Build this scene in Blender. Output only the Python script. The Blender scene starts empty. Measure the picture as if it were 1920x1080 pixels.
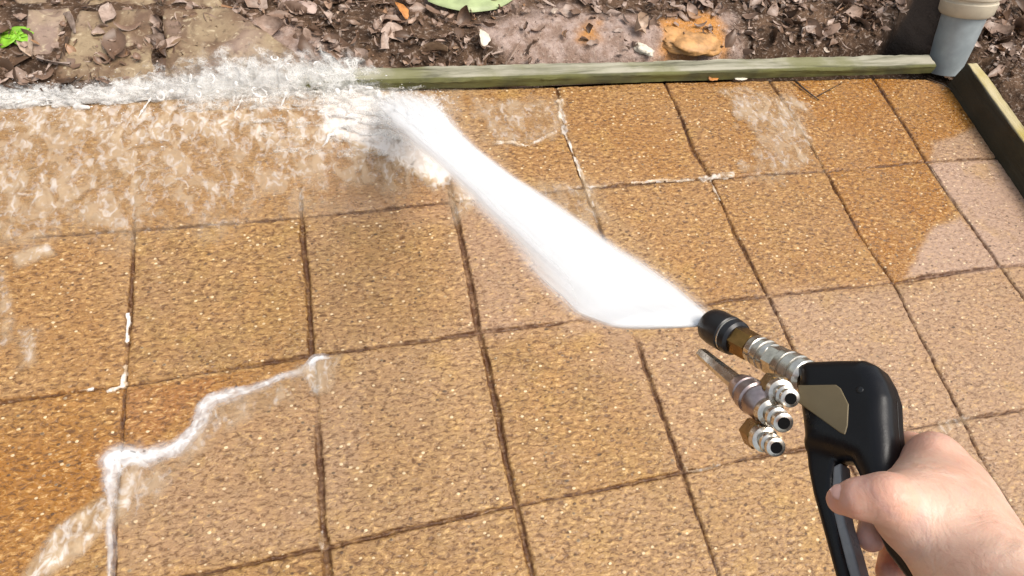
import bpy, math, random
import numpy as np
from mathutils import Matrix, Vector

random.seed(7)
RNG = np.random.default_rng(11)
scene = bpy.context.scene
col = scene.collection

# ------------------------------------------------------------------ camera
FPX = 1243.86                                   # focal length in pixels of a 1920 px wide picture
ex, ey, ez = 0.5373, -0.1383, -0.2165
cx, sx, cy, sy, cz, sz = math.cos(ex), math.sin(ex), math.cos(ey), math.sin(ey), math.cos(ez), math.sin(ez)
CR = (np.array([[cz, -sz, 0], [sz, cz, 0], [0, 0, 1]]) @ np.array([[cy, 0, sy], [0, 1, 0], [-sy, 0, cy]])
      @ np.array([[1, 0, 0], [0, cx, -sx], [0, sx, cx]]))
CT = np.array([0.52128, -1.10868, 1.46248])
cd = bpy.data.cameras.new('camera')
cam = bpy.data.objects.new('camera', cd)
col.objects.link(cam)
cd.sensor_width = 36.0
cd.lens = 36.0 * FPX / 1920.0
cd.clip_start = 0.01
cd.clip_end = 500
m4 = np.eye(4); m4[:3, :3] = CR; m4[:3, 3] = CT
cam.matrix_world = Matrix(m4.tolist())
scene.camera = cam

# ------------------------------------------------------------------ sky, sun, exposure
SUN_EL, SUN_AZ = math.radians(66), math.radians(120)      # azimuth from +Y towards +X
world = bpy.data.worlds.new('World')
scene.world = world
world.use_nodes = True
wn = world.node_tree
sky = wn.nodes.new('ShaderNodeTexSky')
sky.sky_type = 'NISHITA'
sky.sun_disc = False
sky.sun_elevation = SUN_EL
sky.sun_rotation = SUN_AZ
sky.air_density = 1.6
sky.dust_density = 4.0
sky.ozone_density = 0.6
hs = wn.nodes.new('ShaderNodeHueSaturation')          # thin overcast: a paler sky
hs.inputs['Saturation'].default_value = .45
wn.links.new(sky.outputs[0], hs.inputs['Color'])
wn.links.new(hs.outputs[0], wn.nodes['Background'].inputs[0])
wn.nodes['Background'].inputs[1].default_value = 0.13
sd = bpy.data.lights.new('sun', 'SUN')
sd.energy = 2.2
sd.angle = math.radians(36)
sd.color = (1.0, 0.94, 0.86)
sun = bpy.data.objects.new('sun', sd)
col.objects.link(sun)
sdir = Vector((math.sin(SUN_AZ) * math.cos(SUN_EL), math.cos(SUN_AZ) * math.cos(SUN_EL), math.sin(SUN_EL)))
sun.rotation_euler = sdir.to_track_quat('Z', 'Y').to_euler()
sun.location = (3, 3, 5)
scene.view_settings.view_transform = 'Standard'
scene.view_settings.look = 'None'
scene.view_settings.gamma = 1
scene.view_settings.use_curve_mapping = False
scene.view_settings.exposure = 0.33
scene.cycles.transparent_max_bounces = 48
scene.cycles.max_bounces = 10

# ------------------------------------------------------------------ helpers
def ray(u, v): return CR @ np.array([(u - 960) / FPX, -(v - 540) / FPX, -1.0])
def gp(u, v, z=0.0):
    r = ray(u, v); return CT + r * (z - CT[2]) / r[2]
def at(u, v, d): return CT + ray(u, v) * d
def pj(p):
    c = CR.T @ (np.asarray(p, float) - CT); return np.array([960 + FPX * c[0] / -c[2], 540 - FPX * c[1] / -c[2]])

def tag(o, label=None, cat=None, group=None, kind=None):
    if label: o['label'] = label
    if cat: o['category'] = cat
    if group: o['group'] = group
    if kind: o['kind'] = kind
    return o
def empty(name, M):
    o = bpy.data.objects.new(name, None); col.objects.link(o)
    o.empty_display_size = 0.02
    o.matrix_world = M if isinstance(M, Matrix) else Matrix.Translation(Vector(M))
    return o
def mesh_obj(name, V, F, mat, parent=None, smooth=True, attrs=None, M=None):
    me = bpy.data.meshes.new(name)
    V = np.asarray(V, np.float32)
    if isinstance(F, np.ndarray):
        n, k = F.shape
        me.vertices.add(len(V)); me.vertices.foreach_set('co', V.ravel())
        me.loops.add(n * k); me.loops.foreach_set('vertex_index', F.astype(np.int32).ravel())
        me.polygons.add(n)
        me.polygons.foreach_set('loop_start', np.arange(0, n * k, k, dtype=np.int32))
        me.polygons.foreach_set('loop_total', np.full(n, k, np.int32))
        me.update(calc_edges=True); me.validate()
    else:
        me.from_pydata([tuple(map(float, v)) for v in V], [], [tuple(map(int, f)) for f in F]); me.update()
    if smooth: me.polygons.foreach_set('use_smooth', np.ones(len(me.polygons), bool))
    for nm, a in (attrs or {}).items():
        a = np.asarray(a, np.float32)
        if a.ndim == 1:
            at_ = me.attributes.new(nm, 'FLOAT', 'POINT'); at_.data.foreach_set('value', a)
        else:
            at_ = me.attributes.new(nm, 'FLOAT_VECTOR', 'POINT'); at_.data.foreach_set('vector', a.ravel())
    if mat: me.materials.append(mat)
    o = bpy.data.objects.new(name, me); col.objects.link(o)
    if parent is not None: o.parent = parent
    if M is not None: o.matrix_world = M
    return o

def sm(a, b, x):
    t = np.clip((x - a) / (b - a), 0, 1); return t * t * (3 - 2 * t)
_lat = {}
def vnoise(x, y, scale, seed=0):
    if seed not in _lat: _lat[seed] = np.random.default_rng(seed).random((256, 256)).astype(np.float32)
    L = _lat[seed]; X = x * scale + 1000.3; Y = y * scale + 1000.7
    i = np.floor(X).astype(int); j = np.floor(Y).astype(int)
    fx = X - i; fy = Y - j; fx = fx * fx * (3 - 2 * fx); fy = fy * fy * (3 - 2 * fy)
    a = L[i & 255, j & 255]; b = L[(i + 1) & 255, j & 255]; c = L[i & 255, (j + 1) & 255]; d = L[(i + 1) & 255, (j + 1) & 255]
    return (a * (1 - fx) + b * fx) * (1 - fy) + (c * (1 - fx) + d * fx) * fy
def fbm(x, y, scale, seed=0, oct=4):
    s = 0; w = 1; t = 0
    for k in range(oct):
        s = s + w * vnoise(x, y, scale * 2 ** k, seed + k); t += w; w *= .5
    return s / t
def seg_dist(X, Y, P):
    """distance of every point to an open polyline P"""
    D = np.full(X.shape, 1e9, np.float32)
    for (x0, y0), (x1, y1) in zip(P[:-1], P[1:]):
        dx, dy = x1 - x0, y1 - y0
        t = np.clip(((X - x0) * dx + (Y - y0) * dy) / (dx * dx + dy * dy + 1e-12), 0, 1)
        D = np.minimum(D, np.hypot(X - x0 - t * dx, Y - y0 - t * dy))
    return D
def poly_sd(X, Y, P):
    """signed distance to a closed polygon, negative inside"""
    P = [tuple(p[:2]) for p in P]
    D = seg_dist(X, Y, P + [P[0]])
    ins = np.zeros(X.shape, bool)
    n = len(P)
    for i in range(n):
        x0, y0 = P[i]; x1, y1 = P[(i + 1) % n]
        c = ((y0 > Y) != (y1 > Y))
        with np.errstate(divide='ignore', invalid='ignore'):
            xi = (x1 - x0) * (Y - y0) / ((y1 - y0) if y1 != y0 else 1e-12) + x0
        ins ^= c & (X < xi)
    return np.where(ins, -D, D)
def gpoly(px, z=0.0): return [tuple(gp(u, v, z)[:2]) for u, v in px]

def snets(D, o, h):
    """naive surface nets of a distance grid"""
    s = D < 0
    nx, ny, nz = D.shape
    cnt = np.zeros((nx - 1, ny - 1, nz - 1), np.int8)
    for a in (0, 1):
        for b in (0, 1):
            for c in (0, 1):
                cnt += s[a:nx - 1 + a, b:ny - 1 + b, c:nz - 1 + c]
    mix = (cnt > 0) & (cnt < 8)
    I = np.argwhere(mix)
    idx = np.full(mix.shape, -1, np.int64); idx[mix] = np.arange(len(I))
    acc = np.zeros((len(I), 3)); n = np.zeros(len(I))
    C = [(a, b, c) for a in (0, 1) for b in (0, 1) for c in (0, 1)]
    for p in C:
        for ax in range(3):
            if p[ax] == 0:
                q = list(p); q[ax] = 1
                da = D[I[:, 0] + p[0], I[:, 1] + p[1], I[:, 2] + p[2]]
                db = D[I[:, 0] + q[0], I[:, 1] + q[1], I[:, 2] + q[2]]
                m = (da < 0) != (db < 0)
                t = np.where(m, da / np.where(m, da - db, 1), 0)
                pos = np.tile(np.array(p, float), (len(I), 1)); pos[:, ax] = t
                acc[m] += pos[m]; n[m] += 1
    V = (I + acc / n[:, None]) * h + np.asarray(o)
    Fs = []
    for ax in range(3):
        a, b = [(1, 2), (2, 0), (0, 1)][ax]
        sl0 = [slice(None)] * 3; sl1 = [slice(None)] * 3
        sl0[ax] = slice(0, -1); sl1[ax] = slice(1, None)
        s0 = s[tuple(sl0)]; s1 = s[tuple(sl1)]
        E = np.argwhere(s0 != s1)
        ok = (E[:, a] > 0) & (E[:, b] > 0) & (E[:, a] < D.shape[a] - 1) & (E[:, b] < D.shape[b] - 1)
        E = E[ok]
        def g(da, db):
            e = E.copy(); e[:, a] += da; e[:, b] += db
            return idx[e[:, 0], e[:, 1], e[:, 2]]
        Q = np.stack([g(-1, -1), g(0, -1), g(0, 0), g(-1, 0)], 1)
        flip = ~s0[E[:, 0], E[:, 1], E[:, 2]]
        Q[flip] = Q[flip][:, ::-1]
        Fs.append(Q)
    F = np.concatenate(Fs); F = F[(F >= 0).all(1)]
    return V, F
def grid3(lo, hi, h):
    lo = np.asarray(lo, float); hi = np.asarray(hi, float)
    ax = [np.arange(lo[i], hi[i] + h, h, dtype=np.float32) for i in range(3)]
    return np.meshgrid(*ax, indexing='ij'), lo
def smin(a, b, k):
    h = np.clip(.5 + .5 * (b - a) / k, 0, 1)
    return b * (1 - h) + a * h - k * h * (1 - h)
def cone_sd(G, a, b, ra, rb):
    a = np.asarray(a, float); b = np.asarray(b, float); d = b - a; L2 = d @ d
    t = np.clip(((G[0] - a[0]) * d[0] + (G[1] - a[1]) * d[1] + (G[2] - a[2]) * d[2]) / L2, 0, 1)
    return np.sqrt((G[0] - a[0] - t * d[0]) ** 2 + (G[1] - a[1] - t * d[1]) ** 2 + (G[2] - a[2] - t * d[2]) ** 2) - (ra + (rb - ra) * t)

def lathe(prof, P, A, seg=32, phase=0.0):
    """surface of revolution: prof = [(s, r), ...] along axis A from P (local coordinates)"""
    A = np.asarray(A, float) / np.linalg.norm(A); P = np.asarray(P, float)
    u = np.cross(A, [0.3, 0.2, 1.0]); u /= np.linalg.norm(u); w = np.cross(A, u)
    V = []; F = []
    for s, r in prof:
        for k in range(seg):
            t = 2 * math.pi * k / seg + phase
            V.append(P + A * s + (u * math.cos(t) + w * math.sin(t)) * r)
    for i in range(len(prof) - 1):
        for k in range(seg):
            k2 = (k + 1) % seg
            F.append((i * seg + k, i * seg + k2, (i + 1) * seg + k2, (i + 1) * seg + k))
    F.append(tuple(range(seg))[::-1]); F.append(tuple(range((len(prof) - 1) * seg, len(prof) * seg)))
    return V, F
def sharpen(o, ang=35, bev=0.0):
    m = o.modifiers.new('b', 'BEVEL') if bev else None
    if m: m.width = bev; m.segments = 2; m.limit_method = 'ANGLE'; m.angle_limit = math.radians(ang)
    w = o.modifiers.new('e', 'EDGE_SPLIT'); w.split_angle = math.radians(ang)
def tube(P, R, seg=8):
    P = [np.asarray(p, float) for p in P]; V = []; F = []
    n = len(P)
    for i, p in enumerate(P):
        d = P[min(i + 1, n - 1)] - P[max(i - 1, 0)]; d /= np.linalg.norm(d) + 1e-9
        u = np.cross(d, [0.13, 0.2, 1.0]); u /= np.linalg.norm(u); w = np.cross(d, u)
        r = R[i] if hasattr(R, '__len__') else R
        for k in range(seg):
            t = 2 * math.pi * k / seg
            V.append(p + (u * math.cos(t) + w * math.sin(t)) * r)
    for i in range(n - 1):
        for k in range(seg):
            k2 = (k + 1) % seg
            F.append((i * seg + k, i * seg + k2, (i + 1) * seg + k2, (i + 1) * seg + k))
    F.append(tuple(range(seg))[::-1]); F.append(tuple(range((n - 1) * seg, n * seg)))
    return V, F

# ------------------------------------------------------------------ materials
class NT:
    def __init__(s, name):
        s.m = bpy.data.materials.new(name); s.m.use_nodes = True
        s.t = s.m.node_tree; s.b = s.t.nodes['Principled BSDF']; s.out = s.t.nodes['Material Output']
    def n(s, typ, ins=None, **kw):
        nd = s.t.nodes.new(typ)
        for k, v in kw.items(): setattr(nd, k, v)
        for k, v in (ins or {}).items():
            if hasattr(v, 'is_output') or isinstance(v, bpy.types.NodeSocket): s.t.links.new(v, nd.inputs[k])
            else: nd.inputs[k].default_value = v
        return nd
    def coord(s, w='Object'): return s.n('ShaderNodeTexCoord').outputs[w]
    def attr(s, name, f='Fac'): return s.n('ShaderNodeAttribute', attribute_name=name).outputs[f]
    def noise(s, scale, detail=4, vec=None, dist=0, rough=.55):
        return s.n('ShaderNodeTexNoise', {'Vector': vec or s.coord(), 'Scale': scale, 'Detail': detail, 'Distortion': dist, 'Roughness': rough}).outputs['Fac']
    def ramp(s, x, a, b, lo=0., hi=1.):
        return s.n('ShaderNodeMapRange', {0: x, 1: a, 2: b, 3: lo, 4: hi}, interpolation_type='SMOOTHSTEP').outputs[0]
    def math(s, op, a, b=0.):
        return s.n('ShaderNodeMath', {0: a, 1: b}, operation=op).outputs[0]
    def mix(s, f, a, b, mode='MIX'):
        c = lambda v: v if isinstance(v, bpy.types.NodeSocket) else (*v, 1)
        nd = s.n('ShaderNodeMix', {0: f, 6: c(a), 7: c(b)}, data_type='RGBA', blend_type=mode)
        return nd.outputs[2]
    def set(s, **kw):
        nm = {'color': 'Base Color', 'rough': 'Roughness', 'metal': 'Metallic', 'spec': 'Specular IOR Level', 'normal': 'Normal',
              'alpha': 'Alpha', 'sss': 'Subsurface Weight', 'trans': 'Transmission Weight', 'coat': 'Coat Weight', 'coatr': 'Coat Roughness', 'ior': 'IOR'}
        for k, v in kw.items():
            i = s.b.inputs[nm[k]]
            if isinstance(v, bpy.types.NodeSocket): s.t.links.new(v, i)
            else: i.default_value = (*v, 1) if isinstance(v, tuple) else v
        return s.m
    def bump(s, h, strength=.5, dist=.002, normal=None):
        ins = {'Strength': strength, 'Distance': dist, 'Height': h}
        if normal is not None: ins['Normal'] = normal
        return s.n('ShaderNodeBump', ins).outputs[0]

def simple(name, c, rough=.5, metal=0., var=.15, scale=60, bump=.0, spec=.5):
    s = NT(name); f = s.noise(scale, 5)
    k = s.mix(s.ramp(f, .3, .7), tuple(x * (1 - var) for x in c), tuple(min(1, x * (1 + var)) for x in c))
    s.set(color=k, rough=s.ramp(s.noise(scale * .6, 3), .3, .7, max(0, rough - .08), min(1, rough + .1)), metal=metal, spec=spec)
    if bump: s.set(normal=s.bump(f, bump, .001))
    return s.m

def paving_material():
    s = NT('aggregate_paving')
    wet, dry, joint, soot = s.attr('wet'), s.attr('dry'), s.attr('joint'), s.attr('tone')
    big = s.ramp(s.noise(3.2, 5, dist=.4), .35, .68)
    med = s.ramp(s.noise(17, 4, dist=.5), .35, .68)
    c = s.mix(big, (.39, .200, .058), (.345, .190, .080))
    c = s.mix(s.math('MULTIPLY', med, .6), c, (.29, .165, .05))
    c = s.mix(s.ramp(s.attr('slab'), 0, 1, .0, .5), c, (.41, .245, .115))
    c = s.mix(dry, c, (.44, .285, .20))
    c = s.mix(wet, c, (.33, .132, .015))
    c = s.mix(s.ramp(s.noise(8, 3), .55, .75, 0, .45), c, (.47, .27, .07))
    c = s.mix(s.ramp(soot, 0, 1, 0, 1), c, (.33, .11, .04))
    mp = s.n('ShaderNodeMapping', {'Vector': s.coord(), 'Rotation': (0, 0, .35), 'Scale': (1, 1.9, 1)}).outputs[0]
    g1 = s.noise(64, 5, vec=mp, dist=.6, rough=.68)
    calm = s.math('SUBTRACT', 1., s.math('MULTIPLY', dry, .45))
    c = s.mix(s.math('MULTIPLY', s.ramp(g1, .36, .52, .9, 0), calm), c, (.125, .052, .014))
    c = s.mix(s.math('MULTIPLY', s.ramp(g1, .53, .70, 0, .9), calm), c, (.68, .42, .165))
    v = s.n('ShaderNodeTexVoronoi', {'Vector': s.n('ShaderNodeMapping', {'Vector': s.coord(), 'Rotation': (0, 0, .6), 'Scale': (1, 1.3, 1)}).outputs[0], 'Scale': 80., 'Randomness': 1.}, feature='F1')
    sel = s.n('ShaderNodeSeparateColor', {0: v.outputs['Color']})
    siz = s.math('SUBTRACT', v.outputs['Distance'], s.math('MULTIPLY', sel.outputs[2], .22))
    patch = s.ramp(s.noise(6, 3), .38, .62, .05, .2)
    lite = s.math('MULTIPLY', s.ramp(siz, .02, .18, 1, 0), s.ramp(s.math('ADD', sel.outputs[0], patch), .84, 1.0))
    c = s.mix(s.math('MULTIPLY', lite, .8), c, (.86, .66, .40))
    dark = s.math('MULTIPLY', s.ramp(siz, .0, .2, 1, 0), s.ramp(s.math('ADD', sel.outputs[1], patch), .90, 1.02))
    c = s.mix(s.math('MULTIPLY', dark, .85), c, (.08, .04, .018))
    v2 = s.n('ShaderNodeTexVoronoi', {'Vector': mp, 'Scale': 19., 'Randomness': 1.}, feature='F1')
    sel2 = s.n('ShaderNodeSeparateColor', {0: v2.outputs['Color']})
    d2 = s.math('MULTIPLY', s.ramp(v2.outputs['Distance'], .06, .16, 1, 0), s.ramp(sel2.outputs[1], .84, .9))
    c = s.mix(s.math('MULTIPLY', d2, .85), c, (.05, .028, .015))
    jn = s.ramp(s.noise(48, 5), .3, .62, .35, 1.)
    c = s.mix(s.math('MULTIPLY', s.ramp(joint, .12, .8, 0, .95), jn), c, (.085, .030, .008))
    rgh = s.math('SUBTRACT', s.ramp(s.noise(12, 5), .3, .7, .2, .48), s.math('MULTIPLY', wet, .12))
    hh = s.math('ADD', s.math('MULTIPLY', g1, 1.0), s.math('MULTIPLY', s.ramp(v.outputs['Distance'], 0, .5, 1, 0), .25))
    return s.set(color=c, rough=rgh, spec=.5, normal=s.bump(hh, .9, .005))

def leaf_material():
    s = NT('dead_leaves')
    h = s.attr('hue')
    r = s.n('ShaderNodeValToRGB', {0: h}); cr = r.color_ramp
    cols = [(0, (.05, .028, .018)), (.22, (.13, .075, .045)), (.45, (.24, .145, .095)), (.65, (.36, .25, .19)), (.82, (.50, .38, .31)), (.93, (.34, .17, .07)), (1, (.62, .52, .42))]
    cr.elements[0].position = 0; cr.elements[0].color = (*cols[0][1], 1)
    cr.elements[1].position = 1; cr.elements[1].color = (*cols[-1][1], 1)
    for p, c in cols[1:-1]:
        e = cr.elements.new(p); e.color = (*c, 1)
    c = s.mix(s.ramp(s.noise(70, 4), .35, .7, 0, .55), r.outputs[0], (.10, .055, .03))
    return s.set(color=c, rough=.42, spec=.5)
def soil_material():
    s = NT('damp_soil')
    pk, og = s.attr('sand'), s.attr('rust')
    c = s.mix(s.ramp(s.noise(14, 6), .3, .7), (.045, .026, .016), (.15, .09, .055))
    sandc = s.mix(s.ramp(s.noise(25, 5), .35, .65), (.27, .18, .135), (.43, .32, .27))
    c = s.mix(pk, c, sandc)
    c = s.mix(og, c, (.52, .24, .07))
    pt = s.attr('shade_pit')
    g = s.noise(90, 6)
    c = s.mix(s.ramp(g, .52, .75, 0, .6), c, (.55, .44, .36))
    c = s.mix(s.ramp(g, .25, .42, .7, 0), c, (.03, .018, .012))
    c = s.mix(pt, c, (.012, .008, .006))  # near-black colour paints the shadow left of the pipe
    return s.set(color=c, rough=.8, spec=.12, normal=s.bump(g, .9, .01))
def timber_material(name, a, b, moss, face):
    s = NT(name)
    mp = s.n('ShaderNodeMapping', {'Vector': s.coord(), 'Scale': (3.5, 38, 38)}).outputs[0]
    gr = s.noise(1.0, 6, vec=mp, dist=.6, rough=.6)
    xyz = s.n('ShaderNodeSeparateXYZ', {0: s.coord()})
    c = s.mix(s.ramp(gr, .34, .62), a, b)
    c = s.mix(s.ramp(s.noise(5, 5), .42, .66, 0, .8), c, moss)
    c = s.mix(s.ramp(gr, .30, .42, .85, 0), c, (.06, .055, .03))
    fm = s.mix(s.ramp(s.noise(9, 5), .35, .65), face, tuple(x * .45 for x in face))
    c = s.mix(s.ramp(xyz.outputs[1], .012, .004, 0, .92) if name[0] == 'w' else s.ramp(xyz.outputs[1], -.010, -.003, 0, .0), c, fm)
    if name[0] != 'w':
        c = s.mix(s.ramp(s.math('ABSOLUTE', xyz.outputs[1]), .012, .004, 0, .96), c, fm)  # inner face of the right timber: shade painted in as near black
    return s.set(color=c, rough=.8, normal=s.bump(gr, .9, .006))
def paver_material():
    s = NT('muddy_old_stone')
    c = s.mix(s.ramp(s.noise(7, 5, dist=.6), .38, .62), (.33, .24, .14), (.17, .10, .055))
    c = s.mix(s.ramp(s.noise(16, 5, dist=1.), .5, .62, 0, .75), c, (.12, .065, .035))
    c = s.mix(s.ramp(s.noise(4, 3), .5, .7, 0, .6), c, (.38, .27, .22))
    g = s.noise(48, 6, dist=.5)
    c = s.mix(s.ramp(g, .56, .72, 0, .7), c, (.58, .47, .31))
    c = s.mix(s.ramp(g, .3, .44, .6, 0), c, (.08, .05, .025))
    return s.set(color=c, rough=.6, normal=s.bump(g, .7, .005))
def milk_material():
    s = NT('foam_sky_reflection_film')
    a = s.attr('milk')
    mp = s.n('ShaderNodeMapping', {'Vector': s.coord(), 'Rotation': (0, 0, .15), 'Scale': (1.25, .8, 1)}).outputs[0]
    t = s.noise(17, 5, vec=mp, dist=.9, rough=.5)
    t2 = s.noise(6, 4, dist=1.0)
    t3 = s.noise(42, 4, vec=mp, dist=1.0)
    f = s.math('MULTIPLY', s.ramp(t, .36, .62, .55, 1.05), s.ramp(t2, .3, .6, .7, 1.0))
    f = s.math('MINIMUM', s.math('ADD', s.math('MULTIPLY', a, f), s.math('MULTIPLY', s.ramp(a, .75, 1.0, 0, .5), s.ramp(t3, .3, .6, .2, 1.))), .9)
    cc = s.mix(s.ramp(t, .38, .6), (.46, .30, .155), (.60, .44, .28))
    cc = s.mix(s.ramp(s.math('ADD', t3, s.math('MULTIPLY', a, .22)), .60, .82, 0, .9), cc, (.88, .80, .72))
    cc = s.mix(s.ramp(a, .82, 1.), cc, (.84, .81, .79))  # white of the foam, also painted sky reflection on standing water
    s.set(color=cc, rough=.3, normal=s.bump(t, .35, .006), spec=.5)
    tr = s.n('ShaderNodeBsdfTransparent')
    mx = s.n('ShaderNodeMixShader', {0: f, 1: tr.outputs[0], 2: s.b.outputs[0]})
    s.t.links.new(mx.outputs[0], s.out.inputs[0])
    return s.m
def spray_material():
    s = NT('atomised_water')
    a = s.attr('dens')
    df = s.n('ShaderNodeBsdfDiffuse', {'Color': (.985, .985, .985, 1)})
    tl = s.n('ShaderNodeBsdfTranslucent', {'Color': (.985, .985, .985, 1)})
    m1 = s.n('ShaderNodeMixShader', {0: .2, 1: df.outputs[0], 2: tl.outputs[0]})
    tr = s.n('ShaderNodeBsdfTransparent')
    mx = s.n('ShaderNodeMixShader', {0: a, 1: tr.outputs[0], 2: m1.outputs[0]})
    s.t.links.new(mx.outputs[0], s.out.inputs[0])
    return s.m
def splash_material():
    s = NT('foaming_water')
    g = s.noise(70, 4)
    s.set(color=s.mix(s.ramp(g, .3, .7), (.93, .90, .86), (.98, .97, .96)), rough=.3, normal=s.bump(g, .3, .003))
    tl = s.n('ShaderNodeBsdfTranslucent', {'Color': (.96, .95, .93, 1)})
    m1 = s.n('ShaderNodeMixShader', {0: .3, 1: s.b.outputs[0], 2: tl.outputs[0]})
    tr = s.n('ShaderNodeBsdfTransparent')
    mx = s.n('ShaderNodeMixShader', {0: s.ramp(s.noise(45, 3), .3, .65, .45, .9), 1: tr.outputs[0], 2: m1.outputs[0]})
    s.t.links.new(mx.outputs[0], s.out.inputs[0])
    return s.m
def lace_material(name, scale, col):
    s = NT(name)
    a = s.attr('milk')
    base = s.coord()
    nz = s.n('ShaderNodeTexNoise', {'Vector': base, 'Scale': scale * .8, 'Detail': 4.}).outputs['Color']
    vv = s.n('ShaderNodeVectorMath', {0: base, 1: s.n('ShaderNodeVectorMath', {0: nz, 'Scale': .9 / scale}, operation='SCALE').outputs[0]}, operation='ADD').outputs[0]
    e = s.n('ShaderNodeTexVoronoi', {'Vector': vv, 'Scale': scale}, feature='DISTANCE_TO_EDGE').outputs[0]
    e2 = s.n('ShaderNodeTexVoronoi', {'Vector': vv, 'Scale': scale * 2.3}, feature='DISTANCE_TO_EDGE').outputs[0]
    lace = s.math('MAXIMUM', s.ramp(e, .0, .16, 1, 0), s.math('MULTIPLY', s.ramp(e2, 0, .2, 1, 0), .6))
    cl = s.ramp(s.noise(scale * .55, 4), .41, .59)
    f = s.math('MULTIPLY', a, s.math('MULTIPLY', s.math('ADD', s.math('MULTIPLY', lace, .85), .32), s.math('ADD', s.math('MULTIPLY', cl, .85), .15)))
    f = s.math('MINIMUM', s.math('ADD', f, s.ramp(a, .8, 1., 0, .35)), .95)
    s.set(color=col, rough=.3, normal=s.bump(lace, .4, .003))
    tl = s.n('ShaderNodeBsdfTranslucent', {'Color': (*col, 1)})
    m1 = s.n('ShaderNodeMixShader', {0: .5, 1: s.b.outputs[0], 2: tl.outputs[0]})
    tr = s.n('ShaderNodeBsdfTransparent')
    mx = s.n('ShaderNodeMixShader', {0: f, 1: tr.outputs[0], 2: m1.outputs[0]})
    s.t.links.new(mx.outputs[0], s.out.inputs[0])
    return s.m
def ribbon_material():
    s = NT('soft_foam')
    a = s.attr('milk')
    g = s.noise(55, 5, dist=.8)
    f = s.math('MINIMUM', s.math('MULTIPLY', a, s.ramp(g, .3, .6, .85, 1.15)), .95)
    s.set(color=s.mix(s.ramp(g, .35, .65), (.76, .72, .70), (.93, .91, .89)), rough=.12, normal=s.bump(g, .12, .002))
    tr = s.n('ShaderNodeBsdfTransparent')
    mx = s.n('ShaderNodeMixShader', {0: f, 1: tr.outputs[0], 2: s.b.outputs[0]})
    s.t.links.new(mx.outputs[0], s.out.inputs[0])
    return s.m
def skin_material():
    s = NT('skin')
    red = s.ramp(s.noise(28, 4), .35, .68)
    c = s.mix(red, (.77, .525, .395), (.71, .41, .29))
    c = s.mix(s.ramp(s.noise(60, 3), .5, .75, 0, .35), c, (.86, .68, .56))
    c = s.mix(s.attr('flush'), c, (.66, .27, .19))
    n = s.n('ShaderNodeTexVoronoi', {'Vector': s.coord(), 'Scale': 700.}, feature='DISTANCE_TO_EDGE').outputs[0]
    wr = s.noise(45, 5, dist=.8)
    cr = s.noise(1., 5, vec=s.n('ShaderNodeMapping', {'Vector': s.coord(), 'Rotation': (.4, .3, .9), 'Scale': (420, 90, 160)}).outputs[0], dist=1.2)
    c = s.mix(s.ramp(s.noise(22, 4, dist=1.5), .52, .66, 0, .28), c, (.50, .34, .34))
    c = s.mix(s.ramp(cr, .3, .45, .25, 0), c, (.50, .24, .17))
    m = s.set(color=c, rough=.42, sss=.25, spec=.45, normal=s.bump(wr, .45, .0035, s.bump(cr, .22, .0010, s.bump(n, .2, .0004))))
    s.b.inputs['Subsurface Radius'].default_value = (1, .35, .2)
    s.b.inputs['Subsurface Scale'].default_value = .006
    return m
def gun_black_material():
    s = NT('black_moulded_plastic')
    z = s.n('ShaderNodeSeparateXYZ', {0: s.coord()}).outputs[2]
    seam = s.ramp(s.math('ABSOLUTE', z), .0004, .0010, 1, 0)
    g = s.noise(900, 2)
    c = s.mix(seam, (.006, .006, .0075), (.001, .001, .001))
    h = s.math('SUBTRACT', s.math('MULTIPLY', g, .12), seam)
    return s.set(color=c, rough=s.ramp(s.noise(40, 3), .3, .7, .24, .42), spec=.32, normal=s.bump(h, .5, .0012))

MAT = dict(
    paving=paving_material(), leaves=leaf_material(), soil=soil_material(),
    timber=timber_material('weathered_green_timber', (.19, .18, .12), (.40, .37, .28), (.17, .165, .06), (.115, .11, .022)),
    timber_y=timber_material('mossy_yellow_timber', (.38, .31, .15), (.50, .42, .25), (.36, .27, .04), (.022, .018, .010)),  # last colour paints the shade on its inner face
    paver=paver_material(), milk=milk_material(), spray=spray_material(), splash=splash_material(),
    lace=lace_material('lacy_water', 46., (.975, .96, .93)), ribbon=ribbon_material(),
    skin=skin_material(), black=gun_black_material(),
    rubber=simple('black_rubber', (.010, .010, .012), .32, 0, .2, 80),
    brass=simple('dull_brass', (.27, .155, .05), .30, .9, .25, 120),
    steel=simple('brushed_nickel', (.66, .62, .55), .22, .95, .15, 200),
    steel_d=simple('heat_tinted_steel', (.42, .34, .33), .32, .9, .3, 90),
    bore=simple('black_bore', (.004, .004, .004), .7, 0, .1, 80, spec=.1),
    plate=simple('olive_inset_plate', (.19, .145, .078), .5, .1, .12, 25),
    trigger=simple('grey_trigger_plastic', (.22, .23, .24), .35, .0, .15, 60),
    pipe=simple('grey_plastic_pipe', (.30, .335, .345), .42, 0, .18, 12, .2),
    collar=simple('cream_plastic_collar', (.56, .49, .37), .45, 0, .12, 14, .2),
    green=simple('fresh_green_leaf', (.22, .46, .03), .4, 0, .3, 40),
    broad=simple('pale_green_broad_leaf', (.34, .40, .19), .45, 0, .2, 18),
    stem=simple('green_stem', (.30, .36, .05), .5, 0, .2, 40),
    twig=simple('dark_wet_twig', (.045, .025, .012), .5, 0, .3, 60, .4),
    rust=simple('orange_dead_leaf', (.50, .20, .05), .5, 0, .25, 40, .3),
    pale=simple('bleached_dead_leaf', (.70, .62, .50), .5, 0, .12, 40, .3),
    stone=simple('pinkish_stone', (.50, .37, .31), .55, 0, .2, 20, .6),
    rstone=simple('orange_stained_stone', (.48, .25, .09), .5, 0, .35, 30, .8),
    nail=simple('finger_nail', (.74, .44, .37), .3, 0, .05, 40),
)

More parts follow.
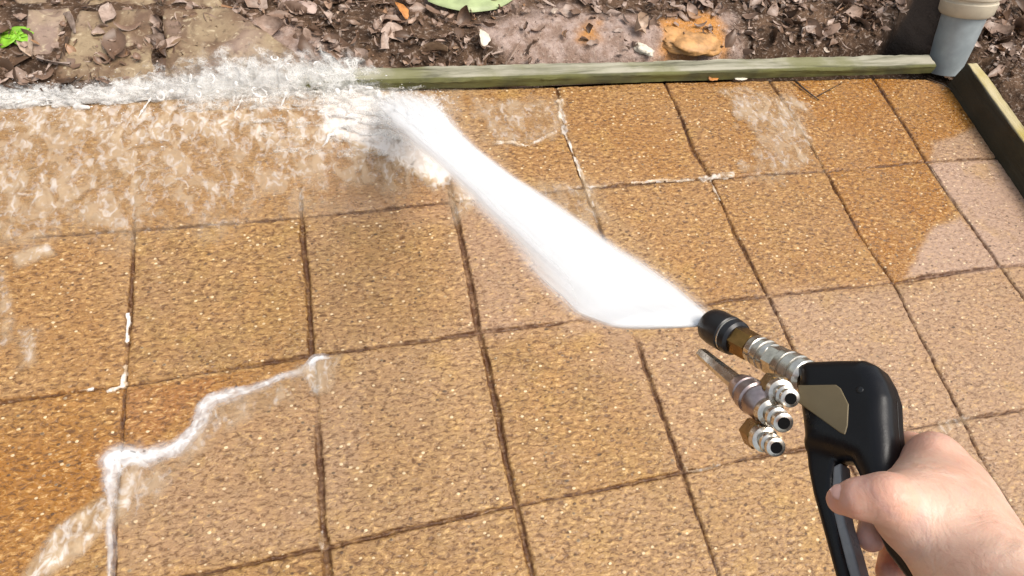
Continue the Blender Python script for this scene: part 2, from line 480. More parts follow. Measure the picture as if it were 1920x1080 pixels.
# ------------------------------------------------------------------ ground
o = mesh_obj('ground', [(-40, -40, -.09), (40, -40, -.09), (40, 40, -.09), (-40, 40, -.09)], [(0, 1, 2, 3)], MAT['soil'])
tag(o, kind='structure')

VL = [
    [(-560, 170), (-640, 300), (-740, 460), (-900, 690)], [(-330, 180), (-375, 455), (-455, 800), (-560, 1180)],
    [(-40, 190), (-62, 455), (-110, 765), (-190, 1140)],
    [(262, 195), (256, 300), (251, 385), (250, 432), (246, 500), (241, 600), (235, 723), (223, 850), (213, 1000), (208, 1110)],
    [(545, 180), (556, 300), (560, 345), (564, 406), (574, 500), (581, 600), (585, 668), (592, 760), (601, 900), (612, 1030), (620, 1110)],
    [(815, 170), (838, 310), (849, 378), (870, 470), (884, 545), (900, 623), (935, 790), (950, 870), (967, 947), (1003, 1110)],
    [(1043, 165), (1058, 245), (1097, 352), (1150, 500), (1198, 645), (1240, 770), (1282, 885), (1315, 990), (1360, 1110)],
    [(1243, 150), (1270, 205), (1300, 280), (1332, 334), (1380, 440), (1440, 555), (1500, 680), (1560, 800), (1640, 960), (1720, 1110)],
    [(1440, 146), (1490, 225), (1548, 321), (1610, 435), (1676, 528), (1735, 650), (1805, 785), (1862, 895), (1985, 1120)],
    [(1635, 143), (1690, 225), (1738, 303), (1802, 398), (1878, 502), (1960, 615), (2120, 850)],
    [(1912, 290), (2040, 460), (2200, 680)],
]
HL = [
    [(-300, 470), (-62, 455), (0, 448), (130, 440), (250, 432), (562, 406), (849, 378), (1097, 352), (1330, 334), (1440, 327), (1548, 321), (1738, 303), (1840, 297), (1912, 296), (2300, 270)],
    [(-300, 790), (-80, 762), (0, 752), (120, 736), (235, 723), (400, 697), (585, 668), (740, 645), (900, 623), (1060, 602), (1198, 585), (1440, 555), (1676, 528), (1800, 508), (1878, 500), (2000, 488), (2300, 460)],
    [(-300, 1220), (-20, 1160), (212, 1108), (400, 1072), (610, 1027), (780, 988), (967, 947), (1130, 915), (1282, 885), (1560, 830), (1805, 785), (1960, 760), (2300, 710)],
]
EDGE = [(-300, 212), (-100, 203), (0, 197), (300, 185), (640, 168), (1000, 160), (1250, 151), (1480, 147), (1635, 143), (1740, 146), (1790, 162), (1850, 205), (1900, 268), (1925, 300), (2060, 480), (2300, 800)]

def paving_build():
    h = .0034
    xs = np.arange(-1.1, 4.0, h); ys = np.arange(-2.2, .56, h)
    X, Y = np.meshgrid(xs, ys, indexing='ij')
    X = X.astype(np.float32); Y = Y.astype(np.float32)
    w1 = (fbm(X, Y, 7, 1) - .5) * .010 + (fbm(X, Y, 60, 21, 2) - .5) * .0045
    w2 = (fbm(X, Y, 7, 5) - .5) * .010 + (fbm(X, Y, 60, 25, 2) - .5) * .0045
    Xw, Yw = X + w1, Y + w2
    D = np.full(X.shape, 9., np.float32)
    for kk, P in enumerate(VL):
        q = gpoly(P); d = np.subtract(q[-1], q[-2]); q.append(tuple(np.add(q[-1], d / np.linalg.norm(d) * 1.5)))
        D = np.minimum(D, seg_dist(Xw, Yw, q) + (0, 0, 0, .0002, -.0012, -.0012, .0004, .0008, .0006, .0002, .001)[kk])
    for P in HL:
        q = gpoly(P); d = np.subtract(q[0], q[1]); q.insert(0, tuple(np.add(q[0], d / np.linalg.norm(d) * 1.5)))
        D = np.minimum(D, seg_dist(Xw, Yw, q) + .0016)
    for yy in (-1.25, -1.667, -2.084): D = np.minimum(D, np.abs(Yw - yy - .03 * Xw))
    wid = .0028 + .0036 * np.clip(fbm(X, Y, 6, 31) * 2 - .55, 0, 1.2)
    J = 1 - sm(wid * .5, wid * 1.6, D)
    # the edge of the paved area
    eg = [tuple(gp(u, v)[:2]) for u, v in EDGE]
    area = eg + [(4.6, -3), (-2, -3)]
    S = poly_sd(X + w1 * .6, Y + w2 * .6, area)
    silt = 1 - sm(-.03, .05, poly_sd(X, Y, gpoly([(-300, 170), (900, 130), (850, 330), (600, 335), (480, 400), (300, 395), (-300, 440)])) + (fbm(X, Y, 10, 45) - .5) * .08)
    silt = np.maximum(silt, .8 * (1 - sm(-.02, .04, poly_sd(X, Y, gpoly([(1060, 590), (1240, 560), (1240, 640), (1040, 640)])))))
    silt = np.maximum(silt, .75 * sm(.62, .75, fbm(X, Y, 4.5, 47)))
    J = J * (1 - .88 * silt)
    worn = sm(.03, 0, D) * fbm(X, Y, 26, 41) * .004
    Z = -.011 * J - worn * sm(.35, .7, fbm(X, Y, 12, 51)) + (fbm(X, Y, 2.3, 61) - .5) * .006 + (fbm(X, Y, 110, 71, 2) - .5) * .0014
    rim = sm(-.012, 0., S)
    Z = Z - rim * .045
    keep = S < .004
    px = np.stack([X, Y], -1)
    def mask(poly, soft=.02, wob=.05, sc=7, seed=80):
        s_ = poly_sd(X, Y, gpoly(poly)) + (fbm(X, Y, sc, seed) - .5) * wob
        return 1 - sm(-soft, soft, s_)
    wet = np.zeros_like(X)
    W = [
        ([(1478, 145), (1640, 140), (1745, 140), (1850, 205), (1790, 262), (1742, 262), (1745, 305), (1735, 306), (1798, 398), (1740, 440), (1692, 505), (1678, 528), (1612, 440), (1548, 325), (1535, 300)], .016, .07, .95),
        ([(1045, 150), (1480, 140), (1550, 320), (1100, 352)], .02, .05, .62),
        ([(1100, 352), (1550, 322), (1676, 528), (1440, 556), (1330, 560)], .03, .06, .50),
        ([(1190, 380), (1340, 420), (1430, 556), (1330, 570), (1240, 480)], .03, .06, .35),
        ([(-50, 750), (228, 728), (212, 930), (150, 960), (60, 1050), (0, 1140), (-200, 1140)], .012, .05, .85),
        ([(238, 728), (585, 672), (560, 700), (430, 742), (385, 775), (355, 828), (310, 852), (225, 850)], .006, .012, .75),
        ([(-50, 450), (245, 440), (236, 722), (-50, 750)], .05, .1, .35),
        ([(-50, 190), (640, 165), (850, 380), (250, 430), (-50, 450)], .06, .12, .45),
        ([(860, 180), (1050, 160), (1090, 350), (980, 330)], .02, .04, .5),
    ]
    for p, so, wo, a in W: wet = np.maximum(wet, a * mask(p, so, wo))
    wet *= np.clip(.25 + 1.25 * fbm(X, Y, 6, 90), 0, 1.1)
    ci = sum((X > np.interp(Y, [q[1] for q in gpoly(P)][::-1], [q[0] for q in gpoly(P)][::-1])).astype(int) for P in VL)
    ri = sum((Y > np.interp(X, [q[0] for q in gpoly(P)], [q[1] for q in gpoly(P)])).astype(int) for P in HL) + (Y > -1.25) + (Y > -1.667)
    slab = np.random.default_rng(77).random((16, 10))[ci, ri]
    dry = np.zeros_like(X)
    for p, so, wo, a in [
        ([(1742, 306), (1912, 296), (2400, 280), (2400, 480), (1880, 500), (1802, 398)], .008, .01, .95),
        ([(1800, 400), (1878, 500), (1690, 526), (1700, 500), (1742, 445)], .016, .07, .9),
        ([(1745, 270), (1860, 225), (1912, 296), (1740, 302)], .02, .03, .55),
        ([(1440, 556), (2400, 440), (2400, 1200), (1720, 1200), (1560, 800)], .05, .1, .48),
        ([(210, 870), (355, 842), (400, 770), (600, 680), (700, 700), (640, 1000), (560, 1030), (215, 1080)], .03, .06, .26),
        ([(590, 640), (900, 640), (860, 780), (640, 840)], .08, .1, .14),
        ([(560, 200), (850, 200), (1130, 560), (1190, 640), (900, 620), (850, 420), (600, 400)], .05, .08, .45),
        ([(1100, 620), (1500, 620), (1600, 840), (1280, 880)], .08, .1, .3),
    ]: dry = np.maximum(dry, a * mask(p, so, wo, 7, 84))
    tone = .35 * mask([(238, 728), (420, 695), (400, 740), (300, 830), (232, 800)], .02, .04)
    dirt = .0 + sm(.022, .0, D) * sm(.42, .7, fbm(X, Y, 18, 95)) * .55 * (1 - .8 * silt)
    nx, ny = X.shape
    idx = np.arange(nx * ny).reshape(nx, ny)
    Q = np.stack([idx[:-1, :-1], idx[1:, :-1], idx[1:, 1:], idx[:-1, 1:]], -1).reshape(-1, 4)
    k = keep.ravel(); Q = Q[k[Q].all(1)]
    used = np.unique(Q); re = np.full(nx * ny, -1); re[used] = np.arange(len(used))
    V = np.stack([X, Y, Z], -1).reshape(-1, 3)[used]
    g = lambda a: a.ravel()[used]
    ob = mesh_obj('paving', V, re[Q], MAT['paving'], attrs={'wet': g(wet), 'dry': g(dry), 'joint': g(np.clip(J + dirt + rim, 0, 1)), 'tone': g(tone), 'slab': g(slab)})
    tag(ob, kind='structure')
    bs = [(x, y, -.05) for x, y in area]
    b = mesh_obj('bedding_sand', bs, [tuple(range(len(bs)))], MAT['soil'])
    tag(b, kind='structure')
    # thin sheet of foamy water on the slabs, its pale colour partly painted sky reflection
    milk = np.zeros_like(X)
    def add(p, a, so=.02, wo=.05, sc=9, seed=100):
        nonlocal milk
        milk = np.maximum(milk, a * mask(p, so, wo, sc, seed))
    add([(-600, 225), (-60, 205), (640, 160), (860, 180), (850, 345), (560, 385), (300, 430), (100, 440), (-60, 450), (-500, 440)], .58, .10, .18)
    add([(-600, 220), (-60, 200), (640, 160), (860, 180), (850, 280), (560, 290), (200, 280), (-60, 260)], .72, .05, .10)
    add([(560, 170), (700, 150), (850, 240), (880, 340), (820, 360), (720, 300), (600, 260)], .92, .05, .08)
    add([(820, 290), (880, 300), (900, 400), (850, 420)], .6, .03, .04)
    add([(880, 190), (1045, 185), (1055, 245), (1000, 278), (925, 275)], .48, .03, .08, 20, 107)
    add([(1355, 170), (1400, 165), (1510, 200), (1530, 310), (1470, 330), (1380, 330), (1420, 270)], .55, .03, .13, 26, 105)
    add([(1000, 350), (1110, 345), (1160, 430), (1120, 440), (1040, 400)], .4, .03, .06)
    add([(212, 862), (330, 862), (392, 775), (560, 702), (560, 740), (420, 810), (330, 890), (250, 980), (215, 980)], .5, .02, .03)
    add([(212, 862), (290, 866), (262, 905), (240, 980), (215, 980)], .72, .015, .02)
    add([(205, 920), (212, 960), (150, 1040), (60, 1095), (50, 1075), (110, 985)], .8, .012, .025)
    add([(20, 480), (90, 455), (110, 480), (30, 510)], .75, .012, .02)
    add([(0, 500), (14, 500), (20, 640), (0, 650)], .65, .02, .04)
    add([(40, 620), (80, 615), (70, 680), (40, 690)], .6, .02, .04)
    add([(560, 690), (640, 668), (620, 740), (590, 740)], .6, .015, .02)
    # water standing in the joints, whitened to paint its sky reflection
    def line(P, w, a):
        nonlocal milk
        milk = np.maximum(milk, a * (1 - sm(w * .6, w * 1.3, seg_dist(Xw, Yw, gpoly(P)) + (fbm(X, Y, 40, 120) - .42) * w * 2.2)))
    line([(1048, 190), (1060, 250)], .014, .82); line([(1060, 250), (1098, 352), (1110, 385)], .007, .84)
    line([(1100, 352), (1135, 350)], .005, .75); line([(1185, 344), (1300, 338)], .006, .78); line([(1315, 336), (1372, 328)], .012, .8)
    line([(1330, 340), (1350, 380)], .005, .8)
    line([(240, 590), (240, 640)], .006, .95); line([(237, 690), (233, 725), (208, 732)], .009, .88); line([(150, 733), (175, 730)], .005, .9)
    line([(925, 270), (960, 268), (985, 276), (1040, 250)], .006, .82)
    line([(1745, 318), (1800, 398)], .004, .75); line([(606, 1000), (606, 1035)], .007, .7); line([(1285, 870), (1290, 885), (1350, 872)], .005, .5)
    line([(1770, 800), (1810, 782)], .02, .45)
    mz = .0025 + Z * .35 + np.maximum(Z, 0) * .7 + milk * (fbm(X, Y, 24, 130) * .010)
    mk = (milk > .03) & (S < -.002)
    m = mk.ravel(); Q2 = np.stack([idx[:-1, :-1], idx[1:, :-1], idx[1:, 1:], idx[:-1, 1:]], -1).reshape(-1, 4); Q2 = Q2[m[Q2].all(1)]
    used2 = np.unique(Q2); re = np.full(nx * ny, -1); re[used2] = np.arange(len(used2))
    V2 = np.stack([X, Y, mz], -1).reshape(-1, 3)[used2]
    ob = mesh_obj('water', V2, re[Q2], MAT['milk'], attrs={'milk': milk.ravel()[used2]})
    tag(ob, kind='structure')
paving_build()

# ------------------------------------------------------------------ planting bed behind the edging
SANDY = [[(900, 60), (1060, 30), (1200, 60), (1250, 100), (1200, 130), (960, 125)], [(450, 60), (520, 50), (600, 110), (620, 140), (560, 130)],
         [(1180, 70), (1360, 50), (1400, 110), (1180, 120)], [(780, -20), (980, -30), (960, 40), (830, 40)]]
RUST = [[(1225, 60), (1330, 45), (1360, 100), (1230, 110)], [(1080, 60), (1120, 60), (1120, 90), (1080, 90)]]
SHADE_PIT = [(1662, 90), (1680, 60), (1715, 0), (1740, -60), (1800, -60), (1770, 60), (1745, 100)]  # hollow added and blackened to give the shadow beside the pipe
def bed_build():
    h = .012
    xs = np.arange(-2., 6., h); ys = np.arange(-1.6, 3.6, h)
    X, Y = np.meshgrid(xs, ys, indexing='ij')
    area = gpoly([(-900, 225), (-100, 200), (0, 190), (640, 150), (1200, 118), (1735, 90), (1800, 118), (1835, 128), (1925, 250), (2080, 450), (2300, 760)])
    area += [(6.2, -1.9), (6.2, 4), (-2.5, 4), (-2.5, area[0][1])]
    S = poly_sd(X, Y, area)
    shade_pit = 1 - sm(-.02, .05, poly_sd(X, Y, gpoly(SHADE_PIT)))
    Z = -.0 + .035 * sm(.0, -.08, S) + (fbm(X, Y, 3, 200) - .45) * .05 + (fbm(X, Y, 22, 210) - .5) * .018 - .085 * shade_pit
    sand = np.zeros_like(X); rust = np.zeros_like(X)
    for p in SANDY: sand = np.maximum(sand, 1 - sm(-.03, .04, poly_sd(X, Y, gpoly(p)) + (fbm(X, Y, 12, 220) - .5) * .09))
    for p in RUST: rust = np.maximum(rust, 1 - sm(-.03, .03, poly_sd(X, Y, gpoly(p)) + (fbm(X, Y, 16, 230) - .5) * .08))
    idx = np.arange(X.size).reshape(X.shape)
    Q = np.stack([idx[:-1, :-1], idx[1:, :-1], idx[1:, 1:], idx[:-1, 1:]], -1).reshape(-1, 4)
    k = (S < .03).ravel(); Z = np.where(S > -.01, -.06, Z)
    Q = Q[k[Q].all(1)]
    ob = mesh_obj('soil_bed', np.stack([X, Y, Z], -1).reshape(-1, 3), Q, MAT['soil'], attrs={'sand': sand.ravel(), 'rust': rust.ravel(), 'shade_pit': shade_pit.ravel()})
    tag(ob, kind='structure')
    def height(x, y):
        i = int(np.clip((x - xs[0]) / h, 0, len(xs) - 1)); j = int(np.clip((y - ys[0]) / h, 0, len(ys) - 1)); return Z[i, j]
    # litter: thousands of curled leaf fragments, one mass
    N = 21000
    rx = RNG.uniform(-1.0, 4.4, N * 3); ry = RNG.uniform(-.7, 1.5, N * 3)
    s_ = poly_sd(rx, ry, area)
    dens = np.where(s_ < -.01, 1., 0.)
    for p in SANDY: dens *= 1 - .78 * (1 - sm(-.02, .04, poly_sd(rx, ry, gpoly(p)) + (fbm(rx, ry, 12, 240) - .5) * .12))
    dens *= 1 - 1.0 * (1 - sm(0, .03, poly_sd(rx, ry, gpoly(SHADE_PIT)) - .01))
    dens *= .25 + .9 * sm(.35, .6, fbm(rx, ry, 8, 250))
    for p in PAVERS: dens *= 1 - .62 * (1 - sm(-.01, .015, poly_sd(rx, ry, gpoly(p))))
    ok = RNG.random(N * 3) < dens
    rx, ry = rx[ok][:N], ry[ok][:N]; n = len(rx)
    tv = np.array([(a, b) for a in np.linspace(-1, 1, 5) for b in (-1, 0, 1)], float)
    wv = np.sqrt(np.clip(1 - np.abs(tv[:, 0]) ** 1.6, .02, 1))
    L = RNG.lognormal(math.log(.0125), .62, n).clip(.004, .050); Wd = L * np.where(RNG.random(n) < .25, RNG.uniform(.06, .14, n), RNG.uniform(.28, .75, n))
    cu, cv = RNG.uniform(-1.2, 1.2, n), RNG.uniform(-1, 1.4, n)
    P = np.zeros((n, 15, 3))
    P[:, :, 0] = tv[:, 0] * L[:, None]
    P[:, :, 1] = tv[:, 1] * wv * Wd[:, None] * (1 + .25 * RNG.standard_normal((n, 15)))
    P[:, :, 2] = cu[:, None] * L[:, None] * .45 * tv[:, 0] ** 2 + cv[:, None] * Wd[:, None] * .8 * tv[:, 1] ** 2
    az = RNG.uniform(0, 2 * math.pi, n); ti = RNG.normal(0, .5, n); ro = RNG.normal(0, .5, n)
    def rot(P, a, i, j):
        c, s = np.cos(a)[:, None], np.sin(a)[:, None]; p, q = P[:, :, i].copy(), P[:, :, j].copy()
        P[:, :, i] = c * p - s * q; P[:, :, j] = s * p + c * q
    rot(P, ti, 0, 2); rot(P, ro, 1, 2); rot(P, az, 0, 1)
    zz = np.array([height(a, b) for a, b in zip(rx, ry)])
    P[:, :, 0] += rx[:, None]; P[:, :, 1] += ry[:, None]; P[:, :, 2] += (zz + RNG.uniform(.002, .022, n))[:, None]
    q = []
    for a in range(4):
        for b in range(2): q.append((a * 3 + b, (a + 1) * 3 + b, (a + 1) * 3 + b + 1, a * 3 + b + 1))
    F = (np.arange(n)[:, None, None] * 15 + np.array(q)[None]).reshape(-1, 4)
    hue = np.clip(RNG.beta(1.6, 1.5, n) + .12 * (fbm(rx, ry, 5, 260) - .5), 0, 1)
    ob = mesh_obj('leaf_litter', P.reshape(-1, 3), F, MAT['leaves'], attrs={'hue': np.repeat(hue, 15)})
    tag(ob, 'brown and mauve dead leaf fragments covering the planting bed behind the timber', 'leaf litter', kind='stuff')
    return height

PAVERS = [
    [(165, -40), (425, -45), (427, 36), (150, 37)],
    [(-40, -35), (148, -38), (135, 35), (55, 38)],
    [(160, 45), (300, 42), (305, 165), (110, 168)],
    [(310, 42), (440, 42), (560, 90), (600, 150), (312, 160)],
    [(70, 48), (150, 45), (112, 130), (60, 135)],
]
PLAB = ['muddy tan paver cut by the top edge of the photo, left of the leaf heap', 'small muddy stone paver at the top left corner behind the green seedling',
        'broad gritty tan paver behind the foaming water, beside a narrow mossy paver', 'mauve wet stone paver with bright splashes beside the brown leaf heap',
        'narrow mossy stone paver immediately right of the green seedling']
def hgt(x, y): return 0
hgt = bed_build()
for k, (pp, lb) in enumerate(zip(PAVERS, PLAB)):
    P = np.array(gpoly(pp)); c = P.mean(0); P = c + (P - c) * .985
    n = 26
    # bilinear-ish patch with a worn rounded rim
    if len(P) == 5: P4 = np.array([P[0], P[1], P[3], P[4]]); 
    else: P4 = P
    V = []; 
    zt = .050 + .003 * k
    for i in range(n + 1):
        for j in range(n + 1):
            a, b = i / n, j / n
            p = (P4[0] * (1 - a) + P4[1] * a) * (1 - b) + (P4[3] * (1 - a) + P4[2] * a) * b
            e = min(a, 1 - a, b, 1 - b)
            x, y = p + (fbm(np.array(p[0]), np.array(p[1]), 30, 300) - .5) * .012
            z = zt - .04 * (1 - sm(0, .04, e)) + float(fbm(np.array(x), np.array(y), 14, 310) - .5) * .014
            V.append((x, y, z))
    F = np.array([(i * (n + 1) + j, i * (n + 1) + j + 1, (i + 1) * (n + 1) + j + 1, (i + 1) * (n + 1) + j) for i in range(n) for j in range(n)])[:, ::-1]
    base = len(V)
    ring = [i * (n + 1) for i in range(n + 1)] + [n * (n + 1) + j for j in range(1, n + 1)] + [i * (n + 1) + n for i in range(n - 1, -1, -1)] + [j for j in range(n - 1, 0, -1)]
    for r in ring: V.append((V[r][0], V[r][1], -.05))
    sides = np.array([(ring[i], ring[(i + 1) % len(ring)], base + (i + 1) % len(ring), base + i) for i in range(len(ring))])
    o = mesh_obj('stone_paver', V, np.concatenate([F, sides]), MAT['paver'])
    tag(o, lb, 'paver', 'old stone pavers behind the foaming water')

# ------------------------------------------------------------------ timbers
def timber(name, A, B, w, z0, z1, mat, side, seed):
    """a squared, weathered timber from A to B; front bottom edge on the line, depth w to the given side"""
    A = np.array(A[:2]); B = np.array(B[:2]); d = B - A; L = np.linalg.norm(d); d /= L
    nrm = np.array([-d[1], d[0]]) * side
    nl = int(L / .012); prof = []
    r = .006
    hh = z1 - z0
    ring = [(0, 0), (0, hh * .3), (0, hh * .65), (0, hh - r), (r * .3, hh - r * .3), (r, hh), (w * .3, hh), (w * .5, hh), (w * .75, hh), (w - r, hh), (w - r * .3, hh - r * .3), (w, hh - r), (w, hh * .5), (w, 0)]
    V = []; m = len(ring)
    for i in range(nl + 1):
        s = L * i / nl
        for k, (a, b) in enumerate(ring):
            j = (vnoise(np.array(s), np.array(k * .37), 9, seed) - .5) * .004 + (vnoise(np.array(s), np.array(k * 1.7), 45, seed + 1) - .5) * .003
            sag = (vnoise(np.array(s), np.array(0.), 1.3, seed + 2) - .5) * .012
            V.append((s, (a + j + sag) * side, b + (j * .8 if b > 0 else 0)))
    F = []
    for i in range(nl):
        for k in range(m):
            k2 = (k + 1) % m
            f = (i * m + k, (i + 1) * m + k, (i + 1) * m + k2, i * m + k2)
            F.append(f if side > 0 else f[::-1])
    F.append(tuple(range(m)) if side > 0 else tuple(range(m))[::-1]); e = tuple(range(nl * m, nl * m + m)); F.append(e[::-1] if side > 0 else e)
    M = Matrix(((d[0], -d[1], 0, A[0]), (d[1], d[0], 0, A[1]), (0, 0, 1, z0), (0, 0, 0, 1)))
    o = mesh_obj(name, V, F, mat); o.matrix_world = M
    sharpen(o, 50)
    return o
o = timber('timber_edging', gp(560, 172, .006), gp(1745, 136, .006),   .064, .006, .038, MAT['timber'], 1, 400)
tag(o, 'long weathered grey green timber running along the back of the patio', 'timber edging', 'timbers edging the patio')
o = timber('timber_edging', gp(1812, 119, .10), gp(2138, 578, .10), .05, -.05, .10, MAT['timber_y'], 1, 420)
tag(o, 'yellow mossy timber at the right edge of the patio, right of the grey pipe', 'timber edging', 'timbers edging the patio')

# ------------------------------------------------------------------ grey pipe with collar
B0 = gp(1768, 134, -.02); B1 = at(1812, 18, 2.36); ax = B1 - B0; LP = np.linalg.norm(ax); ax /= LP
pr = empty('drain_pipe', B0)
Vp, Fp = lathe([(0, .058), (.03, .060), (LP * .5, .067), (LP + .02, .074), (LP + .04, .074)], (0, 0, 0), ax, 40)
o = mesh_obj('pipe', Vp, Fp, MAT['pipe'], pr); sharpen(o, 40)
Vp, Fp = lathe([(LP - .015, .079), (LP - .005, .088), (LP + .03, .091), (LP + .034, .086), (LP + .042, .086), (LP + .046, .093), (LP + .085, .097), (LP + .09, .092), (LP + .1, .092), (LP + .105, .099), (LP + .16, .104), (LP + .165, .09)], (0, 0, 0), ax, 40)
o = mesh_obj('collar', Vp, Fp, MAT['collar'], pr); sharpen(o, 40)
tag(pr, 'upright grey plastic pipe with ribbed cream collar at the corner between two timbers', 'pipe')

# ------------------------------------------------------------------ small things: seedling, leaves, twigs, stones
def leaf_blade(L, W, bend, fold, n=9, lob=0.):
    V = []; F = []
    for i in range(n):
        t = i / (n - 1); w = W * (math.sin(math.pi * min(1, t * .92 + .06)) ** .8) * (1 + lob * math.sin(t * 19))
        for k, b in enumerate((-1, -.5, 0, .5, 1)):
            V.append((L * t, w * b, -bend * t * t * L + fold * abs(b) * w))
    for i in range(n - 1):
        for k in range(4): F.append((i * 5 + k, (i + 1) * 5 + k, (i + 1) * 5 + k + 1, i * 5 + k + 1))
    return V, F
def placed(name, VF, mat, loc, rz, rx=0, ry=0, parent=None, thick=.0006):
    o = mesh_obj(name, VF[0], VF[1], mat, parent)
    o.matrix_world = Matrix.Translation(Vector(loc)) @ Matrix.Rotation(rz, 4, 'Z') @ Matrix.Rotation(ry, 4, 'Y') @ Matrix.Rotation(rx, 4, 'X')
    md = o.modifiers.new('s', 'SOLIDIFY'); md.thickness = thick
    return o
b = gp(42, 88, .03); sl = empty('seedling', b)
Vt, Ft = tube([(0, 0, 0), (.002, .003, .03), (.001, .006, .05)], [.0022, .0018, .0012])
mesh_obj('stem', Vt, Ft, MAT['stem'], sl)
for a in range(7):
    rz = a * .9 + .3; L = .040 + .012 * math.sin(a * 2.1)
    o = mesh_obj('leaf', *leaf_blade(L, L * .42, .35, .25, lob=.06), MAT['green'], sl)
    o.matrix_local = Matrix.Translation(Vector((0, .004, .032 + .004 * (a % 3)))) @ Matrix.Rotation(rz, 4, 'Z') @ Matrix.Rotation(-.35 + .25 * (a % 3), 4, 'Y')
    md = o.modifiers.new('s', 'SOLIDIFY'); md.thickness = .0006
tag(sl, 'small bright green leafy seedling growing at the far left of the bed', 'plant')
bp = gp(800, -6, .06)
o = placed('broad_leaf', leaf_blade(.30, .085, .12, .10, 12, .02), MAT['broad'], bp, .05, .12, -.05)
tag(o, 'large pale green broad leaf lying on the leaf heap at the top edge', 'leaf')
o = placed('dead_leaf', leaf_blade(.075, .016, .5, .4, 9, .1), MAT['rust'], gp(762, 36, .06), 1.75, .3, -.5)
tag(o, 'narrow bright orange dead leaf standing up left of the pale green broad leaf', 'leaf')
o = placed('dead_leaf', leaf_blade(.045, .017, .4, .5, 9, .15), MAT['rust'], gp(1330, 150, .012), .5, .2, -.2)
tag(o, 'curled orange brown dead leaf caught against the foot of the back timber', 'leaf')
o = placed('dead_leaf', leaf_blade(.055, .012, .2, .4, 9, .1), MAT['pale'], gp(1378, 148, .012), .1, .2, -.1)
tag(o, 'bleached narrow dead leaf lying flat in the gap below the back timber', 'leaf')
o = placed('dead_leaf', leaf_blade(.07, .02, .5, .5, 9, .1), MAT['pale'], gp(905, 86, .07), 1.2, .5, -.4)
tag(o, 'pale upright curled dead leaf on the heap just above the back timber', 'leaf')
def twig(pts, r, lb):
    P = [gp(u, v, z) for u, v, z in pts]; c = P[0]
    V, F = tube([p - c for p in P], [r * (1 - .5 * i / (len(P) - 1)) for i in range(len(P))], 7)
    o = mesh_obj('twig', V, F, MAT['twig']); o.location = c; tag(o, lb, 'twig', 'twigs on the patio corner')
twig([(1489, 150, .012), (1505, 164, .008), (1520, 176, .006), (1536, 188, .004)], .0038, 'short dark twig lying on the orange wet slab near the back timber')
twig([(1534, 180, .004), (1548, 172, .004), (1565, 163, .005), (1580, 154, .004)], .0022, 'thin brown twig crossing the tip of the thicker dark twig')
twig([(1738, 147, .006), (1768, 158, .006), (1800, 178, .006), (1840, 205, .005), (1880, 245, .004)], .0022, 'long thin dark twig curving along the rounded patio corner below the pipe')
def rock(px, sz, mat, lb, seed, grp):
    c = gp(px[0], px[1], .034)
    r = np.random.default_rng(seed); V = []; n, m = 20, 30
    for i in range(n + 1):
        for k in range(m):
            th = math.pi * i / n; ph = 2 * math.pi * k / m
            d = np.array([math.sin(th) * math.cos(ph), math.sin(th) * math.sin(ph), math.cos(th)])
            q = 1 + 1.1 * (float(fbm(np.array(d[0] + seed), np.array(d[1] + d[2]), 1.6, seed)) - .5) + .45 * (float(fbm(np.array(d[0] - d[2]), np.array(d[1] + seed), 5, seed + 9)) - .5)
            V.append(d * q * np.array(sz))
    F = np.array([(i * m + k, (i + 1) * m + k, (i + 1) * m + (k + 1) % m, i * m + (k + 1) % m) for i in range(n) for k in range(m)])
    o = mesh_obj('stone', V, F, mat); o.location = c; o.rotation_euler = (0, 0, seed)
    tag(o, lb, 'stone', grp)
g_ = 'flat stones half buried in the bed'
rock((1290, 78), (.10, .06, .022), MAT['rstone'], 'orange stained flat stone just above the middle of the back timber', 3, g_)
rock((560, 12), (.06, .035, .015), MAT['stone'], 'mauve stone on top of the dark leaf heap near the top edge', 12, g_)
rock((1205, 92), (.035, .018, .012), MAT['pale'], 'small cream pebble touching the back timber left of the orange stone', 15, g_)

# ------------------------------------------------------------------ the spray gun
A_, B_, C_ = at(1490, 700, .47), at(1690, 740, .41), at(1560, 1060, .40)
e1 = (B_ - A_) / np.linalg.norm(B_ - A_)
e3 = np.cross(e1, C_ - A_); e3 /= np.linalg.norm(e3)
if e3 @ (A_ - CT) < 0: e3 = -e3                       # away from the camera
e2 = np.cross(e3, e1)
G3 = np.stack([e1, e2, e3], 1)
gm = np.eye(4); gm[:3, :3] = G3; gm[:3, 3] = A_
GM = Matrix(gm.tolist())
def loc(p): return G3.T @ (np.asarray(p, float) - A_)
def pl(u, v, w=0.):
    """pixel -> point of the gun plane (offset w along its normal), local coordinates"""
    r = ray(u, v); n0 = A_ + e3 * w
    t = ((n0 - CT) @ e3) / (r @ e3); return loc(CT + r * t)
gun = empty('spray_gun', GM)
tag(gun, 'black pistol shaped pressure washer gun with brass nozzle and steel couplings held in hand', 'spray gun')

